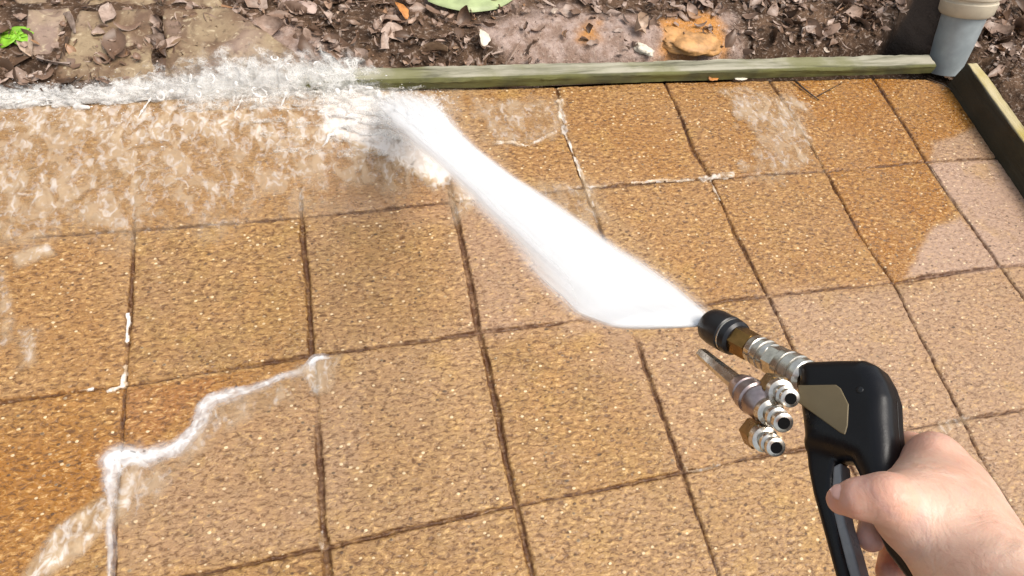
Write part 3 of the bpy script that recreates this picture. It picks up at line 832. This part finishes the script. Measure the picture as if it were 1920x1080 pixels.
HW = .0165
def body_shell():
    head = [pl(*p)[:2] for p in [(1512, 692), (1530, 686), (1590, 684), (1634, 684), (1656, 694), (1672, 722), (1682, 752), (1684, 800), (1688, 840), (1690, 880), (1700, 935), (1722, 985), (1770, 1040), (1850, 1130), (1790, 1180), (1720, 1100), (1675, 1040), (1650, 985), (1636, 930), (1622, 895), (1610, 872), (1590, 862), (1560, 852), (1524, 842), (1518, 790), (1512, 750)]]
    guard = [pl(*p)[:2] for p in [(1520, 830), (1600, 862), (1580, 868), (1572, 900), (1572, 950), (1582, 985), (1590, 1020), (1600, 1060), (1612, 1120), (1640, 1180), (1720, 1200), (1700, 1225), (1625, 1215), (1592, 1140), (1570, 1060), (1548, 980), (1534, 930), (1524, 880)]]
    P = np.array(head + guard); lo = P.min(0) - .006; hi = P.max(0) + .006
    h = .0011
    (X, Y, Z), o = grid3((lo[0], lo[1], -HW - .004), (hi[0], hi[1], HW + .004), h)
    def ext(poly, hw, r):
        d2 = poly_sd(X[:, :, 0], Y[:, :, 0], poly)[:, :, None]
        a = d2 + r; b = np.abs(Z) - hw + r
        return np.minimum(np.maximum(a, b), 0) + np.hypot(np.maximum(a, 0), np.maximum(b, 0)) - r
    D = smin(ext(head, HW, .0105), ext(guard, .0085, .0035), .006)
    V, F = snets(D.astype(np.float32), o, h)
    o = mesh_obj('body', V, F, MAT['black'], gun)
    s_ = o.modifiers.new('s', 'SMOOTH'); s_.factor = .5; s_.iterations = 3
body_shell()
def prism(name, px, w0, w1, mat, bev=.0006):
    P = [pl(u, v, (w0 + w1) / 2) for u, v in px]
    n = len(P); V = [(p[0], p[1], w0) for p in P] + [(p[0], p[1], w1) for p in P]
    F = [tuple(range(n)), tuple(range(n, 2 * n))[::-1]] + [(i, n + i, n + (i + 1) % n, (i + 1) % n) for i in range(n)]
    import bmesh
    o = mesh_obj(name, V, F, mat, gun, smooth=False)
    bm = bmesh.new(); bm.from_mesh(o.data); bmesh.ops.recalc_face_normals(bm, faces=bm.faces); bm.to_mesh(o.data); bm.free()
    m = o.modifiers.new('b', 'BEVEL'); m.width = bev; m.segments = 3
    return o
prism('inset_plate', [(1499, 724), (1570, 723), (1579, 730), (1594, 760), (1592, 800), (1587, 817), (1578, 813), (1500, 757)], -HW - .0006, -HW + .004, MAT['plate'])
prism('trigger', [(1571, 880), (1586, 872), (1587, 905), (1585, 940), (1594, 985), (1611, 1040), (1633, 1120), (1614, 1120), (1596, 1060), (1580, 1000), (1568, 950)], -.0075, .0065, MAT['trigger'], .0015)
p = pl(1612, 731, -HW); V, F = lathe([(0, .0022), (.0008, .0022), (.001, .0016)], (p[0], p[1], -HW + .0006), (0, 0, -1), 16)
mesh_obj('screw', V, F, MAT['rubber'], gun)

# barrel: quick couplings, brass hexagon and black nozzle guard
P0 = loc(at(1508, 706, .462)); P1 = loc(at(1330, 607, .548)); AX = P1 - P0; LB = np.linalg.norm(AX); AX /= LB
def turned(name, prof, mat, parent, P=P0, A=AX, seg=40, split=32):
    V, F = lathe(prof, P, A, seg)
    o = mesh_obj(name, V, F, mat, parent); sharpen(o, split)
    return o
k = LB; print('barrel length', LB)
cp = turned('coupling', [(-0.00272, .0095), (0.00000, .0125), (0.00408, .0128), (0.00476, .0115), (0.00612, .0115), (0.00680, .0130), (0.01224, .0130), (0.01292, .0112), (0.01462, .0112), (0.01530, .0124), (0.02040, .0122), (0.02176, .0105)], MAT['steel'], gun)
turned('hex_nut', [(0.02108, .0098), (0.02176, .0118), (0.03060, .0118), (0.03128, .0100)], MAT['steel'], gun, seg=6)
turned('swivel_collar', [(0.03026, .0098), (0.03094, .0112), (0.03400, .0116), (0.03468, .0104), (0.03604, .0104), (0.03672, .0118), (0.04080, .0118), (0.04148, .0105), (0.04284, .0105), (0.04352, .0114), (0.04896, .0108), (0.04964, .0092)], MAT['steel'], gun)
bh = turned('brass_hex', [(.0490, .0085), (.0502, .0114), (k - .033, .0118), (k - .0315, .0100)], MAT['brass'], gun, seg=6)
nz = turned('nozzle_guard', [(k - .034, .0118), (k - .032, .0140), (k - .027, .0148), (k - .0262, .0140), (k - .0242, .0140), (k - .0234, .0150), (k - .010, .0150), (k - .003, .0140), (k, .0118), (k + .0005, .0085), (k - .004, .0075)], MAT['rubber'], gun, seg=44)
turned('highlight_ring', [(k - .0258, .0141), (k - .0256, .01425), (k - .0246, .01425), (k - .0244, .0141)], MAT['steel'], nz, seg=44)

# spare quick connect plugs clipped in a row beside the barrel
def plug(Pa, Pb, s=1., dark=True):
    """hexagon collar at Pa, open tubular end at Pb (towards the viewer)"""
    Pa, Pb = loc(Pa), loc(Pb); A = Pb - Pa; L = np.linalg.norm(A); A /= L
    e = empty('spare_nozzle', Matrix.Identity(4)); e.parent = gun; e.matrix_local = Matrix.Translation(Vector(Pa)); q = np.zeros(3)
    r = .0088 * s
    turned('hex_collar', [(-.004, r * .8), (-.0035, r * 1.15), (L * .30, r * 1.15), (L * .33, r)], MAT['brass'] if dark else MAT['steel'], e, q, A, 6)
    turned('plug', [(L * .28, r * .95), (L * .31, r * 1.02), (L * .50, r * .98), (L * .53, r * .66), (L * .66, r * .64), (L * .69, r * .78), (L * .78, r * .78), (L * .81, r * .60), (L * .88, r * .60), (L * .90, r * .70), (L, r * .70), (L + .0004, r * .62)], MAT['steel'], e, q, A, 32)
    turned('bore', [(L * .9, r * .42), (L + .0008, r * .43)], MAT['bore'], e, q, A, 24)
    return e
plug(at(1450, 726, .455), at(1482, 747, .427), 1.0)
plug(at(1416, 811, .455), at(1455, 839, .425), 1.02)
plug(at(1424, 757, .457), at(1469, 793, .421), 1.05, False)
Ca, Cb = loc(at(1386, 722, .475)), loc(at(1432, 762, .448)); AC = Cb - Ca; LC = np.linalg.norm(AC); AC /= LC
le = turned('extension_coupling', [(-.002, .0068), (0, .0088), (LC * .12, .0100), (LC * .3, .0112), (LC * .33, .0104), (LC * .38, .0104), (LC * .41, .0120), (LC * .62, .0122), (LC * .66, .0108), (LC * .70, .0108), (LC * .74, .0116), (LC, .0104), (LC + .003, .008)], MAT['steel_d'], gun, Ca, AC, 36)
Ra, Rb = loc(at(1313, 661, .535)), loc(at(1388, 724, .474)); AR = Rb - Ra; LR = np.linalg.norm(AR); AR /= LR
turned('extension_tube', [(0, .0030), (.002, .0048), (LR - .002, .0062), (LR, .0062)], MAT['steel'], gun, Ra, AR, 6, 25)

# ------------------------------------------------------------------ the hand
def hand_build():
    K = lambda u, v, d: at(u, v, d)
    prims = []
    def c(a, b, ra, rb, k=.006): prims.append((K(*a), K(*b), ra, rb, k))
    # forearm and wrist
    c((2030, 1300, .262), (1862, 1100, .318), .030, .0245, .01)
    c((2030, 1320, .262), (1846, 1108, .325), .030, .0235, .012)
    c((1862, 1100, .318), (1798, 1012, .345), .0245, .0245, .014)
    # metacarpal fan (back of the hand) and palm
    c((1808, 1005, .352), (1748, 868, .392), .020, .0140, .014)
    c((1828, 1015, .360), (1782, 905, .408), .020, .0130, .014)
    c((1830, 1045, .365), (1782, 960, .425), .021, .0130, .014)
    c((1825, 1065, .365), (1775, 1020, .430), .020, .0120, .014)
    c((1800, 1010, .350), (1735, 945, .375), .022, .018, .016)
    # thumb: base, first joint, tip
    c((1790, 1010, .340), (1712, 965, .344), .021, .0165, .014)
    c((1712, 965, .344), (1664, 937, .340), .0165, .0125, .010)
    c((1664, 937, .340), (1612, 935, .343), .0118, .0100, .006)
    c((1612, 935, .343), (1578, 938, .352), .0100, .0078, .004)
    # web between thumb and index finger
    c((1722, 930, .362), (1752, 880, .382), .015, .0135, .016)
    c((1735, 950, .35), (1790, 930, .37), .018, .018, .016)
    # tendons standing out on the back of the hand
    c((1752, 855, .376), (1822, 990, .334), .0065, .0045, .004)
    c((1788, 892, .390), (1838, 1005, .345), .0055, .0040, .004)
    # index finger round the back of the grip to the trigger
    c((1748, 866, .392), (1706, 842, .425), .0122, .0105, .006)
    c((1706, 842, .425), (1648, 930, .432), .0100, .0090, .005)
    c((1648, 930, .432), (1632, 1010, .400), .0088, .0080, .004)
    # middle finger
    c((1782, 905, .408), (1740, 925, .448), .0120, .0105, .006)
    c((1740, 925, .448), (1685, 1000, .440), .0100, .0090, .005)
    c((1685, 1000, .440), (1668, 1075, .402), .0090, .0080, .004)
    # ring and little fingers
    c((1800, 960, .425), (1765, 1010, .455), .0115, .0100, .006)
    c((1765, 1010, .455), (1735, 1080, .435), .0095, .0085, .005)
    c((1735, 1080, .435), (1725, 1140, .402), .0085, .0075, .004)
    c((1790, 1020, .430), (1800, 1085, .440), .0100, .0085, .006)
    c((1800, 1085, .440), (1795, 1150, .415), .0082, .0072, .004)
    pts = np.array([p for q in prims for p in q[:2]])
    lo, hi = pts.min(0) - .04, pts.max(0) + .04
    h = .0017
    G, o = grid3(lo, hi, h)
    D = None
    for a, b, ra, rb, k in prims:
        d = cone_sd(G, a, b, ra, rb).astype(np.float32)
        D = d if D is None else smin(D, d, k).astype(np.float32)
    # knuckle bumps and a dimple at the thumb joint
    for (u, v, d_, r) in [(1664, 930, .334, .0095), (1752, 850, .384, .0115), (1786, 888, .396, .0105)]:
        c_ = K(u, v, d_); s = np.sqrt((G[0] - c_[0]) ** 2 + (G[1] - c_[1]) ** 2 + (G[2] - c_[2]) ** 2) - r
        D = smin(D, s.astype(np.float32), .008)
    V, F = snets(D, o, h)
    # flush: redder at knuckles, finger tips and web
    fl = np.zeros(len(V))
    for (u, v, d_, r, a) in [(1580, 938, .350, .018, .75), (1664, 930, .334, .016, .55), (1712, 840, .40, .03, .7), (1632, 1010, .400, .03, .6), (1668, 1075, .402, .03, .6), (1690, 975, .345, .016, .35), (1620, 945, .34, .012, .3), (1780, 960, .335, .02, .25)]:
        fl = np.maximum(fl, a * np.exp(-((V - K(u, v, d_)) ** 2).sum(1) / r ** 2))
    base = K(1815, 1005, .345)
    pe = empty('person', base)
    o = mesh_obj('body', V - base, F, MAT['skin'], pe, attrs={'flush': fl})
    s_ = o.modifiers.new('s', 'SMOOTH'); s_.factor = .5; s_.iterations = 4
    # thumb nail
    c0 = K(1575, 931, .343)
    d1 = K(1612, 932, .336) - c0; d1 /= np.linalg.norm(d1); n1 = CT - c0; n1 /= np.linalg.norm(n1)
    up = CR[:, 1]; n1 = n1 * .75 + up * .65; n1 -= d1 * (n1 @ d1); n1 /= np.linalg.norm(n1); s1 = np.cross(d1, n1)
    Vn = []; Fn = []
    for i in range(9):
        for j in range(9):
            a, b = i / 8 * 2 - 1, j / 8 * 2 - 1
            w = math.sqrt(max(0, 1 - abs(a) ** 3))
            Vn.append(K(1588, 935, .347) + d1 * a * .0058 + s1 * b * w * .0052 + n1 * (.0088 - .0030 * (b * w) ** 2 - .0012 * (a < 0) * a * a) - base)
    for i in range(8):
        for j in range(8): Fn.append((i * 9 + j, i * 9 + j + 1, (i + 1) * 9 + j + 1, (i + 1) * 9 + j))
    o = mesh_obj('thumb_nail', Vn, Fn, MAT['nail'], pe); md = o.modifiers.new('s', 'SOLIDIFY'); md.thickness = .0008
    tag(pe, 'bare right hand and forearm gripping the black spray gun, thumb across the grip', 'person')
hand_build()

# ------------------------------------------------------------------ the jet
N_ = at(1328, 608, .549); H_ = gp(742, 196)
def jet_build():
    # the fan spreads level, along world X; its half widths follow the two edges seen in the photograph
    LC_ = np.array([(1322, 630), (1240, 636), (1160, 640), (1110, 612), (1075, 580), (1015, 525), (955, 465), (890, 400), (845, 345), (795, 298), (735, 250), (680, 210), (630, 182), (560, 150)], float)
    UC_ = np.array([(1330, 592), (1308, 575), (1285, 555), (1245, 522), (1180, 474), (1110, 422), (1040, 374), (962, 326), (905, 282), (868, 246), (836, 206), (806, 176), (770, 150), (740, 130)], float)
    def dens_poly(P, k=40): return np.concatenate([P[i] + (P[i + 1] - P[i]) * np.linspace(0, 1, k, endpoint=False)[:, None] for i in range(len(P) - 1)])
    LCd, UCd = dens_poly(LC_), dens_poly(UC_)
    def reach(c, sg, curve):
        ss = np.linspace(.002, .30, 150); uv = np.array([pj(c + np.array([sg * q, 0, 0])) for q in ss])
        dd = np.sqrt(((uv[:, None] - curve[None]) ** 2).sum(-1)).min(1); return ss[np.argmin(dd)]
    ts = np.concatenate([[0], np.linspace(.012, .2, 10), np.linspace(.25, 1.03, 16)])
    wl, wr = [], []
    for t_ in ts:
        c = N_ + t_ * (H_ - N_)
        wl.append(reach(c, -1, LCd)); wr.append(reach(c, 1, UCd))
    wl, wr = np.array(wl), np.array(wr)
    wl = np.minimum(wl, .012 + ts * 5.2); wr = np.minimum(wr, .006 + ts * 1.9)
    Ls = N_ + ts[:, None] * (H_ - N_) - np.array([1., 0, 0]) * wl[:, None]
    Us = N_ + ts[:, None] * (H_ - N_) + np.array([1., 0, 0]) * wr[:, None]
    print('jet widths', wl.round(3), wr.round(3))
    n, m = 300, 120
    s0 = ts / ts[-1]; s1 = np.linspace(0, 1, n) ** 1.5
    def cat(P):
        out = np.zeros((n, 3))
        for k in range(3):
            out[:, k] = np.interp(s1, s0, P[:, k])
        for _ in range(5): out[1:-1] = .25 * out[:-2] + .5 * out[1:-1] + .25 * out[2:]
        return out
    L, U = cat(Ls), cat(Us); C = (L + U) / 2; Wv = (U - L) / 2; wid = np.linalg.norm(Wv, axis=1)
    Fd = (H_ - N_) / np.linalg.norm(H_ - N_)
    Tn = np.cross(Wv / wid[:, None], Fd); Tn /= np.linalg.norm(Tn, axis=1)[:, None]
    V = []; F = []; A = []
    shells = [(1.20, .06, .3), (1.11, .13, .35), (1.03, .40, .42), (.96, .975, .57), (.80, .9, .70), (.55, .9, .7)]
    for q, (sc, al, kn) in enumerate(shells):
        th = np.linspace(0, 2 * math.pi, m, endpoint=False)
        S, T = np.meshgrid(s1, th, indexing='ij')
        tail = sm(.40, 1.0, S)
        rag = (fbm(S * 1.0 + q * 3, T / 6.283 * 2, 26, 500 + q, 3) - .5)
        rad = sc * (1 + rag * (.04 + .5 * tail))
        thick = .085 + .18 * tail + .10 * (1 - sm(0, .03, S))
        P = C[:, None] + (np.cos(T) * rad)[..., None] * Wv[:, None] + (np.sin(T) * rad * thick)[..., None] * (Tn * wid[:, None])[:, None]
        P[..., 2] = np.maximum(P[..., 2], .012 - .002 * q)
        cc = np.cos(T)                                   # +1 right edge of the fan, -1 left edge
        left = (cc < 0)
        k0 = np.where(left, kn - .28, kn + .10)
        prof = 1 - sm(k0, 1.0, np.abs(cc)) * (1 - .75 * (1 - sm(.0, .16, S)))
        st = fbm(np.abs(T - math.pi) * 5.0 + q * 2, S * 2.2, 2.6, 520 + q, 4)
        fine = fbm(cc * 9 + q * 5, S * 1.3 + q, 2.2, 560 + q, 4)
        streak = (1 + 1.5 * np.minimum(st - .52, 0) * (.12 + .88 * tail)) * (1 - .5 * sm(.50, .28, fine) * sm(.03, .12, S) * (.25 + .75 * sm(.2, .95, np.abs(cc))))
        broken = 1 - tail * sm(.60 - .28 * tail, .30, st) * .9
        dim = 1 - .10 * np.exp(-((cc - .25) / .4) ** 2) * sm(.1, .3, S) * (1 - sm(.5, .7, S))
        a = np.clip(al * prof * streak * broken * dim, 0, .985)
        a *= (1 - .8 * sm(.74, .98, S + .5 * (st - .5))) * (1 - sm(.95, 1., S + .3 * (st - .5)))
        a = np.minimum(a, .985 - .6 * sm(.66, .86, S) * (sc < 1)) * (1 - .85 * sm(.55, .8, S) * (sc > 1) * sm(.1, -.5, cc) * .9)
        b0 = len(V) and sum(len(v) for v in V)
        V.append(P.reshape(-1, 3)); A.append(a.ravel())
        idx = np.arange(n * m).reshape(n, m) + (b0 or 0)
        nx_ = np.roll(idx, -1, 1)
        F.append(np.stack([idx[:-1], nx_[:-1], nx_[1:], idx[1:]], -1).reshape(-1, 4))
    V = np.concatenate(V); A = np.concatenate(A); F = np.concatenate(F)
    root = Vector(N_)
    o = mesh_obj('water_jet', V - N_, F, MAT['spray'], attrs={'dens': A}); o.location = root
    tag(o, 'dense white fan of high pressure water shooting from the nozzle to the slabs', 'water jet', kind='stuff')
jet_build()

# ------------------------------------------------------------------ splash, crest and foam
def strands(name, lst, h, mat, lb, cat, zmin=None, pad=.02):
    """union of many tapering water strands on one grid, cut into tiles along x"""
    pts = np.array([p for s in lst for p in s[:2]]); lo, hi = pts.min(0) - pad, pts.max(0) + pad
    G, o = grid3(lo, hi, h); D = np.full(G[0].shape, .05, np.float32)
    for a, b, ra, rb in lst:
        mn = np.minimum(a, b) - max(ra, rb) - .016; mx = np.maximum(a, b) + max(ra, rb) + .016
        i0 = np.maximum(((mn - lo) / h).astype(int), 0); i1 = np.minimum(((mx - lo) / h).astype(int) + 2, D.shape)
        sl = tuple(slice(i0[k], i1[k]) for k in range(3))
        g = [q[sl] for q in G]
        D[sl] = smin(D[sl], cone_sd(g, a, b, ra, rb).astype(np.float32), .006)
    V, F = snets(D, o, h)
    c = pts.mean(0); c[2] = 0
    ob = mesh_obj(name, V - c, F, mat); ob.location = c
    s_ = ob.modifiers.new('s', 'SMOOTH'); s_.factor = .5; s_.iterations = 3
    if lb: tag(ob, lb, cat, kind='stuff')
    return ob
def crest():
    r = np.random.default_rng(21); L = []
    def arc(p, dx, dy, hgt_, rad, n=6):
        P = [p + np.array([dx * t + r.normal(0, .003), dy * t + r.normal(0, .003), hgt_ * 4 * t * (1 - t)]) for t in np.linspace(0, 1, n)]
        R = rad * (1 + .5 * r.random(n))
        for i in range(n - 1): L.append((P[i], P[i + 1], R[i], R[i + 1]))
    # dense rolling crest at the far left
    for u in np.arange(-60, 260, 7):
        for _ in range(3):
            v = 172 + r.normal(0, 9); z = abs(r.normal(0, .010))
            p = gp(u + r.normal(0, 5), v, z)
            d = np.array([r.normal(.02, .015), r.normal(0, .012), r.normal(0, .008)])
            L.append((p, p + d, r.uniform(.002, .009), r.uniform(.002, .006)))
    # broken filaments and rings further right, thrown over the timber
    def ringlet(p, rad, th):
        ax_ = np.array([r.normal(0, .5), r.normal(0, .5), r.normal(0, 1)]); ax_ /= np.linalg.norm(ax_)
        u_ = np.cross(ax_, [1., .2, .1]); u_ /= np.linalg.norm(u_); w_ = np.cross(ax_, u_)
        a0 = r.uniform(0, 6.28); sp = r.uniform(2.2, 6.2); n = 9; el = r.uniform(.5, 1.1)
        P = [p + rad * (u_ * math.cos(a0 + sp * i / n) + el * w_ * math.sin(a0 + sp * i / n)) for i in range(n + 1)]
        R_ = th * (.6 + .8 * r.random(n + 1))
        for i in range(n): L.append((P[i], P[i + 1], R_[i], R_[i + 1]))
    for u in np.arange(225, 680, 24.):
        hi_ = np.interp(u, [230, 330, 400, 480, 600, 680], [.02, .06, .09, .10, .085, .02])
        v = np.interp(u, [230, 640], [170, 152]) + r.normal(0, 10)
        p = gp(u + r.normal(0, 8), v, .012 + abs(r.normal(0, hi_ * .5)))
        ringlet(p, r.uniform(.004, .015), r.uniform(.0006, .0016))
        if 330 < u < 620: ringlet(p + np.array([r.normal(0, .01), r.normal(.02, .02), abs(r.normal(0, .02))]), r.uniform(.006, .022), r.uniform(.0008, .0020))
        if r.random() < .5: arc(gp(u, v + 6, .006), r.normal(-.01, .04), r.normal(.01, .03), r.uniform(.1, .7) * hi_, r.uniform(.0009, .0024))
        if r.random() < .28:
            p = gp(u, np.interp(u, [230, 640], [178, 165]), .006); arc(p, r.normal(-.02, .02), -r.uniform(.03, .09), r.uniform(.003, .02), r.uniform(.0012, .0026))
        if r.random() < .7:
            p = gp(u, v + r.normal(0, 6), .01 + abs(r.normal(0, .012))); d = np.array([r.normal(.01, .015), r.normal(0, .01), r.normal(0, .006)])
            L.append((p, p + d, r.uniform(.002, .007), r.uniform(.002, .005)))
    # loops falling on the slabs left of the jet foot
    for _ in range(8):
        u = r.uniform(480, 800); v = r.uniform(170, 285) - (u < 560) * 20
        p = gp(u, v, .006); arc(p, r.normal(-.03, .04), r.normal(0, .035), r.uniform(.004, .04), r.uniform(.0012, .0034))
    return L
strands('splash', crest(), .0022, MAT['splash'], 'white foaming splash of filaments along the back edge left of the jet', 'splash')
def curtains():
    """thin sheets of thrown water along the back edge and left of the jet foot"""
    Vs, Fs, As = [], [], []; off = 0
    r = np.random.default_rng(31)
    def sheet(u0, u1, vline, hfun, lean, seed, dens, nu=300, nv=26, y0=0.):
        nonlocal off
        U = np.linspace(u0, u1, nu); base = np.array([gp(u, vline(u), .006) for u in U])
        t = np.linspace(0, 1, nv)
        UU, TT = np.meshgrid(U / 1000., t, indexing='ij')
        hh = np.array([hfun(u) for u in U])[:, None] * (.35 + 1.1 * fbm(U / 1000., U * 0, 28, seed, 3))[:, None]
        P = np.zeros((nu, nv, 3))
        w = (fbm(UU, TT * .08, 40, seed + 3, 3) - .5)
        P[..., 0] = base[:, None, 0] + w * .05 + (fbm(UU, TT * .1, 14, seed + 7) - .5) * .06 * TT
        P[..., 1] = base[:, None, 1] + y0 + lean * TT * hh / .06 + w * .03
        P[..., 2] = base[:, None, 2] + hh * np.sin(TT * 1.9) + (fbm(UU, TT * .1, 60, seed + 9, 3) - .5) * .014 * TT
        a = dens * (1 - sm(.35, 1., TT + (fbm(UU, TT * .05, 45, seed + 5, 3) - .5) * .9)) * sm(0, .05, (U - u0) / (u1 - u0))[:, None] * sm(0, .06, (u1 - U) / (u1 - u0))[:, None]
        idx = np.arange(nu * nv).reshape(nu, nv) + off; off += nu * nv
        Vs.append(P.reshape(-1, 3)); As.append(a.ravel()); Fs.append(np.stack([idx[:-1, :-1], idx[1:, :-1], idx[1:, 1:], idx[:-1, 1:]], -1).reshape(-1, 4))
    vl = lambda u: np.interp(u, [-60, 0, 300, 640, 760], [190, 188, 176, 162, 158])
    hf = lambda u: np.interp(u, [-60, 60, 220, 300, 420, 560, 660, 760], [.022, .024, .034, .055, .085, .088, .068, .028])
    for k in range(5): sheet(-420, 740, vl, hf, .02 + .012 * k, 600 + 20 * k, 1.05 - .06 * k, y0=-.030 + .011 * k)
    for k in range(3): sheet(330, 800, lambda u: vl(u) + 10 + 12 * k, lambda u: hf(u) * .45, -.02 + .02 * k, 720 + 20 * k, .8, 200, 18)
    # low sheets skating over the slabs, left of the foot of the jet
    for k in range(4): sheet(420 + 30 * k, 740, lambda u: 205 + 26 * k + (u - 500) * .05, lambda u: .012, .05, 820 + 20 * k, .55, 180, 18)
    for k in range(5): sheet(580 + 14 * k, 750 + 4 * k, lambda u: 172 + 17 * k + (u - 640) * .22, lambda u: .03, .03, 920 + 20 * k, 1., 180, 22)
    V, F, A = np.concatenate(Vs), np.concatenate(Fs), np.concatenate(As); c = gp(340, 170)
    ob = mesh_obj('spray_curtain', V - c, F, MAT['lace'], attrs={'milk': A}); ob.location = c
    tag(ob, 'lacy translucent sheets of water thrown up along the back edge, left of the jet', 'spray', kind='stuff')
curtains()
def drops():
    r = np.random.default_rng(5); V = []; F = []
    ico = [(0, 0, 1), (1, 0, 0), (0, 1, 0), (-1, 0, 0), (0, -1, 0), (0, 0, -1)]
    fc = [(0, 1, 2), (0, 2, 3), (0, 3, 4), (0, 4, 1), (5, 2, 1), (5, 3, 2), (5, 4, 3), (5, 1, 4)]
    for _ in range(2600):
        u = r.uniform(0, 860); v = np.interp(u, [0, 300, 600, 860], [150, 130, 110, 190]) + abs(r.normal(0, 55)) - 12
        z = abs(r.normal(.01, .03)); p = gp(u, v, z); s = .0007 + .0022 * r.random() ** 4; d = np.array([1 + r.random() * 2, 1, 1.])
        b = len(V)
        for q in ico: V.append(p + np.array(q) * s * d)
        for f in fc: F.append(tuple(b + i for i in f))
    c = gp(450, 190); V = np.array(V) - c
    o = mesh_obj('water_drops', V, F, MAT['splash']); o.location = c
    md = o.modifiers.new('s', 'SUBSURF'); md.levels = md.render_levels = 1
    tag(o, 'fine droplets flying above the wet slabs left of the jet', 'water drops', kind='stuff')
drops()
def foam_line():
    P = [(206, 1090), (209, 1000), (211, 930), (212, 890), (214, 862), (240, 857), (268, 860), (300, 854), (330, 843), (352, 828), (370, 808), (380, 788), (386, 768), (408, 752), (440, 741), (475, 729), (505, 720), (530, 708), (560, 699), (578, 688), (590, 674), (604, 668), (630, 672)]
    Wd = [.010, .012, .015, .026, .040, .038, .034, .027, .026, .026, .027, .027, .027, .026, .024, .017, .015, .014, .014, .015, .016, .012, .006]
    D = [.45, .5, .55, .7, .85, .85, .85, .8, .8, .8, .85, .8, .8, .75, .7, .5, .65, .6, .55, .7, .9, .8, 0]
    G = np.array([gp(*p, .0) for p in P]); n = 420; m = 17
    cum = np.r_[0, np.cumsum(np.linalg.norm(np.diff(G, axis=0), axis=1))]; t = np.linspace(0, cum[-1], n)
    C = np.stack([np.interp(t, cum, G[:, k]) for k in range(3)], 1)
    for _ in range(10): C[1:-1] = .25 * C[:-2] + .5 * C[1:-1] + .25 * C[2:]
    w = np.interp(t, cum, Wd); d = np.interp(t, cum, D)
    T = np.gradient(C, axis=0); T /= np.linalg.norm(T, axis=1)[:, None]; Nn = np.stack([T[:, 1], -T[:, 0], 0 * t], 1)
    b = np.linspace(-1, 1, m)
    TT, BB = np.meshgrid(t, b, indexing='ij')
    wob = (fbm(TT, BB * .0, 14, 900, 2) - .5)[..., None] * .012
    Pp = C[:, None] + Nn[:, None] * (BB * w[:, None] * (1 + (fbm(TT, BB * .1, 35, 910) - .5)))[..., None] + Nn[:, None] * wob
    Pp[..., 2] = .0035 + .0012 * (1 - BB ** 2)
    # crisp on the outer side, fading into the wet slab on the inner side
    a = d[:, None] * np.where(BB < -.25, sm(-1., -.2, BB), 1 - .95 * sm(-.25, 1., BB))
    a = a * (1 - .5 * sm(.5, .75, fbm(TT, BB * .1, 30, 930, 3)))
    idx = np.arange(n * m).reshape(n, m)
    F = np.stack([idx[:-1, :-1], idx[1:, :-1], idx[1:, 1:], idx[:-1, 1:]], -1).reshape(-1, 4)
    c = G[8].copy()
    o = mesh_obj('foam', Pp.reshape(-1, 3) - c, F, MAT['ribbon'], attrs={'milk': a.ravel()}); o.location = c
    tag(o, 'curving white line of foam creeping across the slab at the lower left', 'foam', kind='stuff')
foam_line()
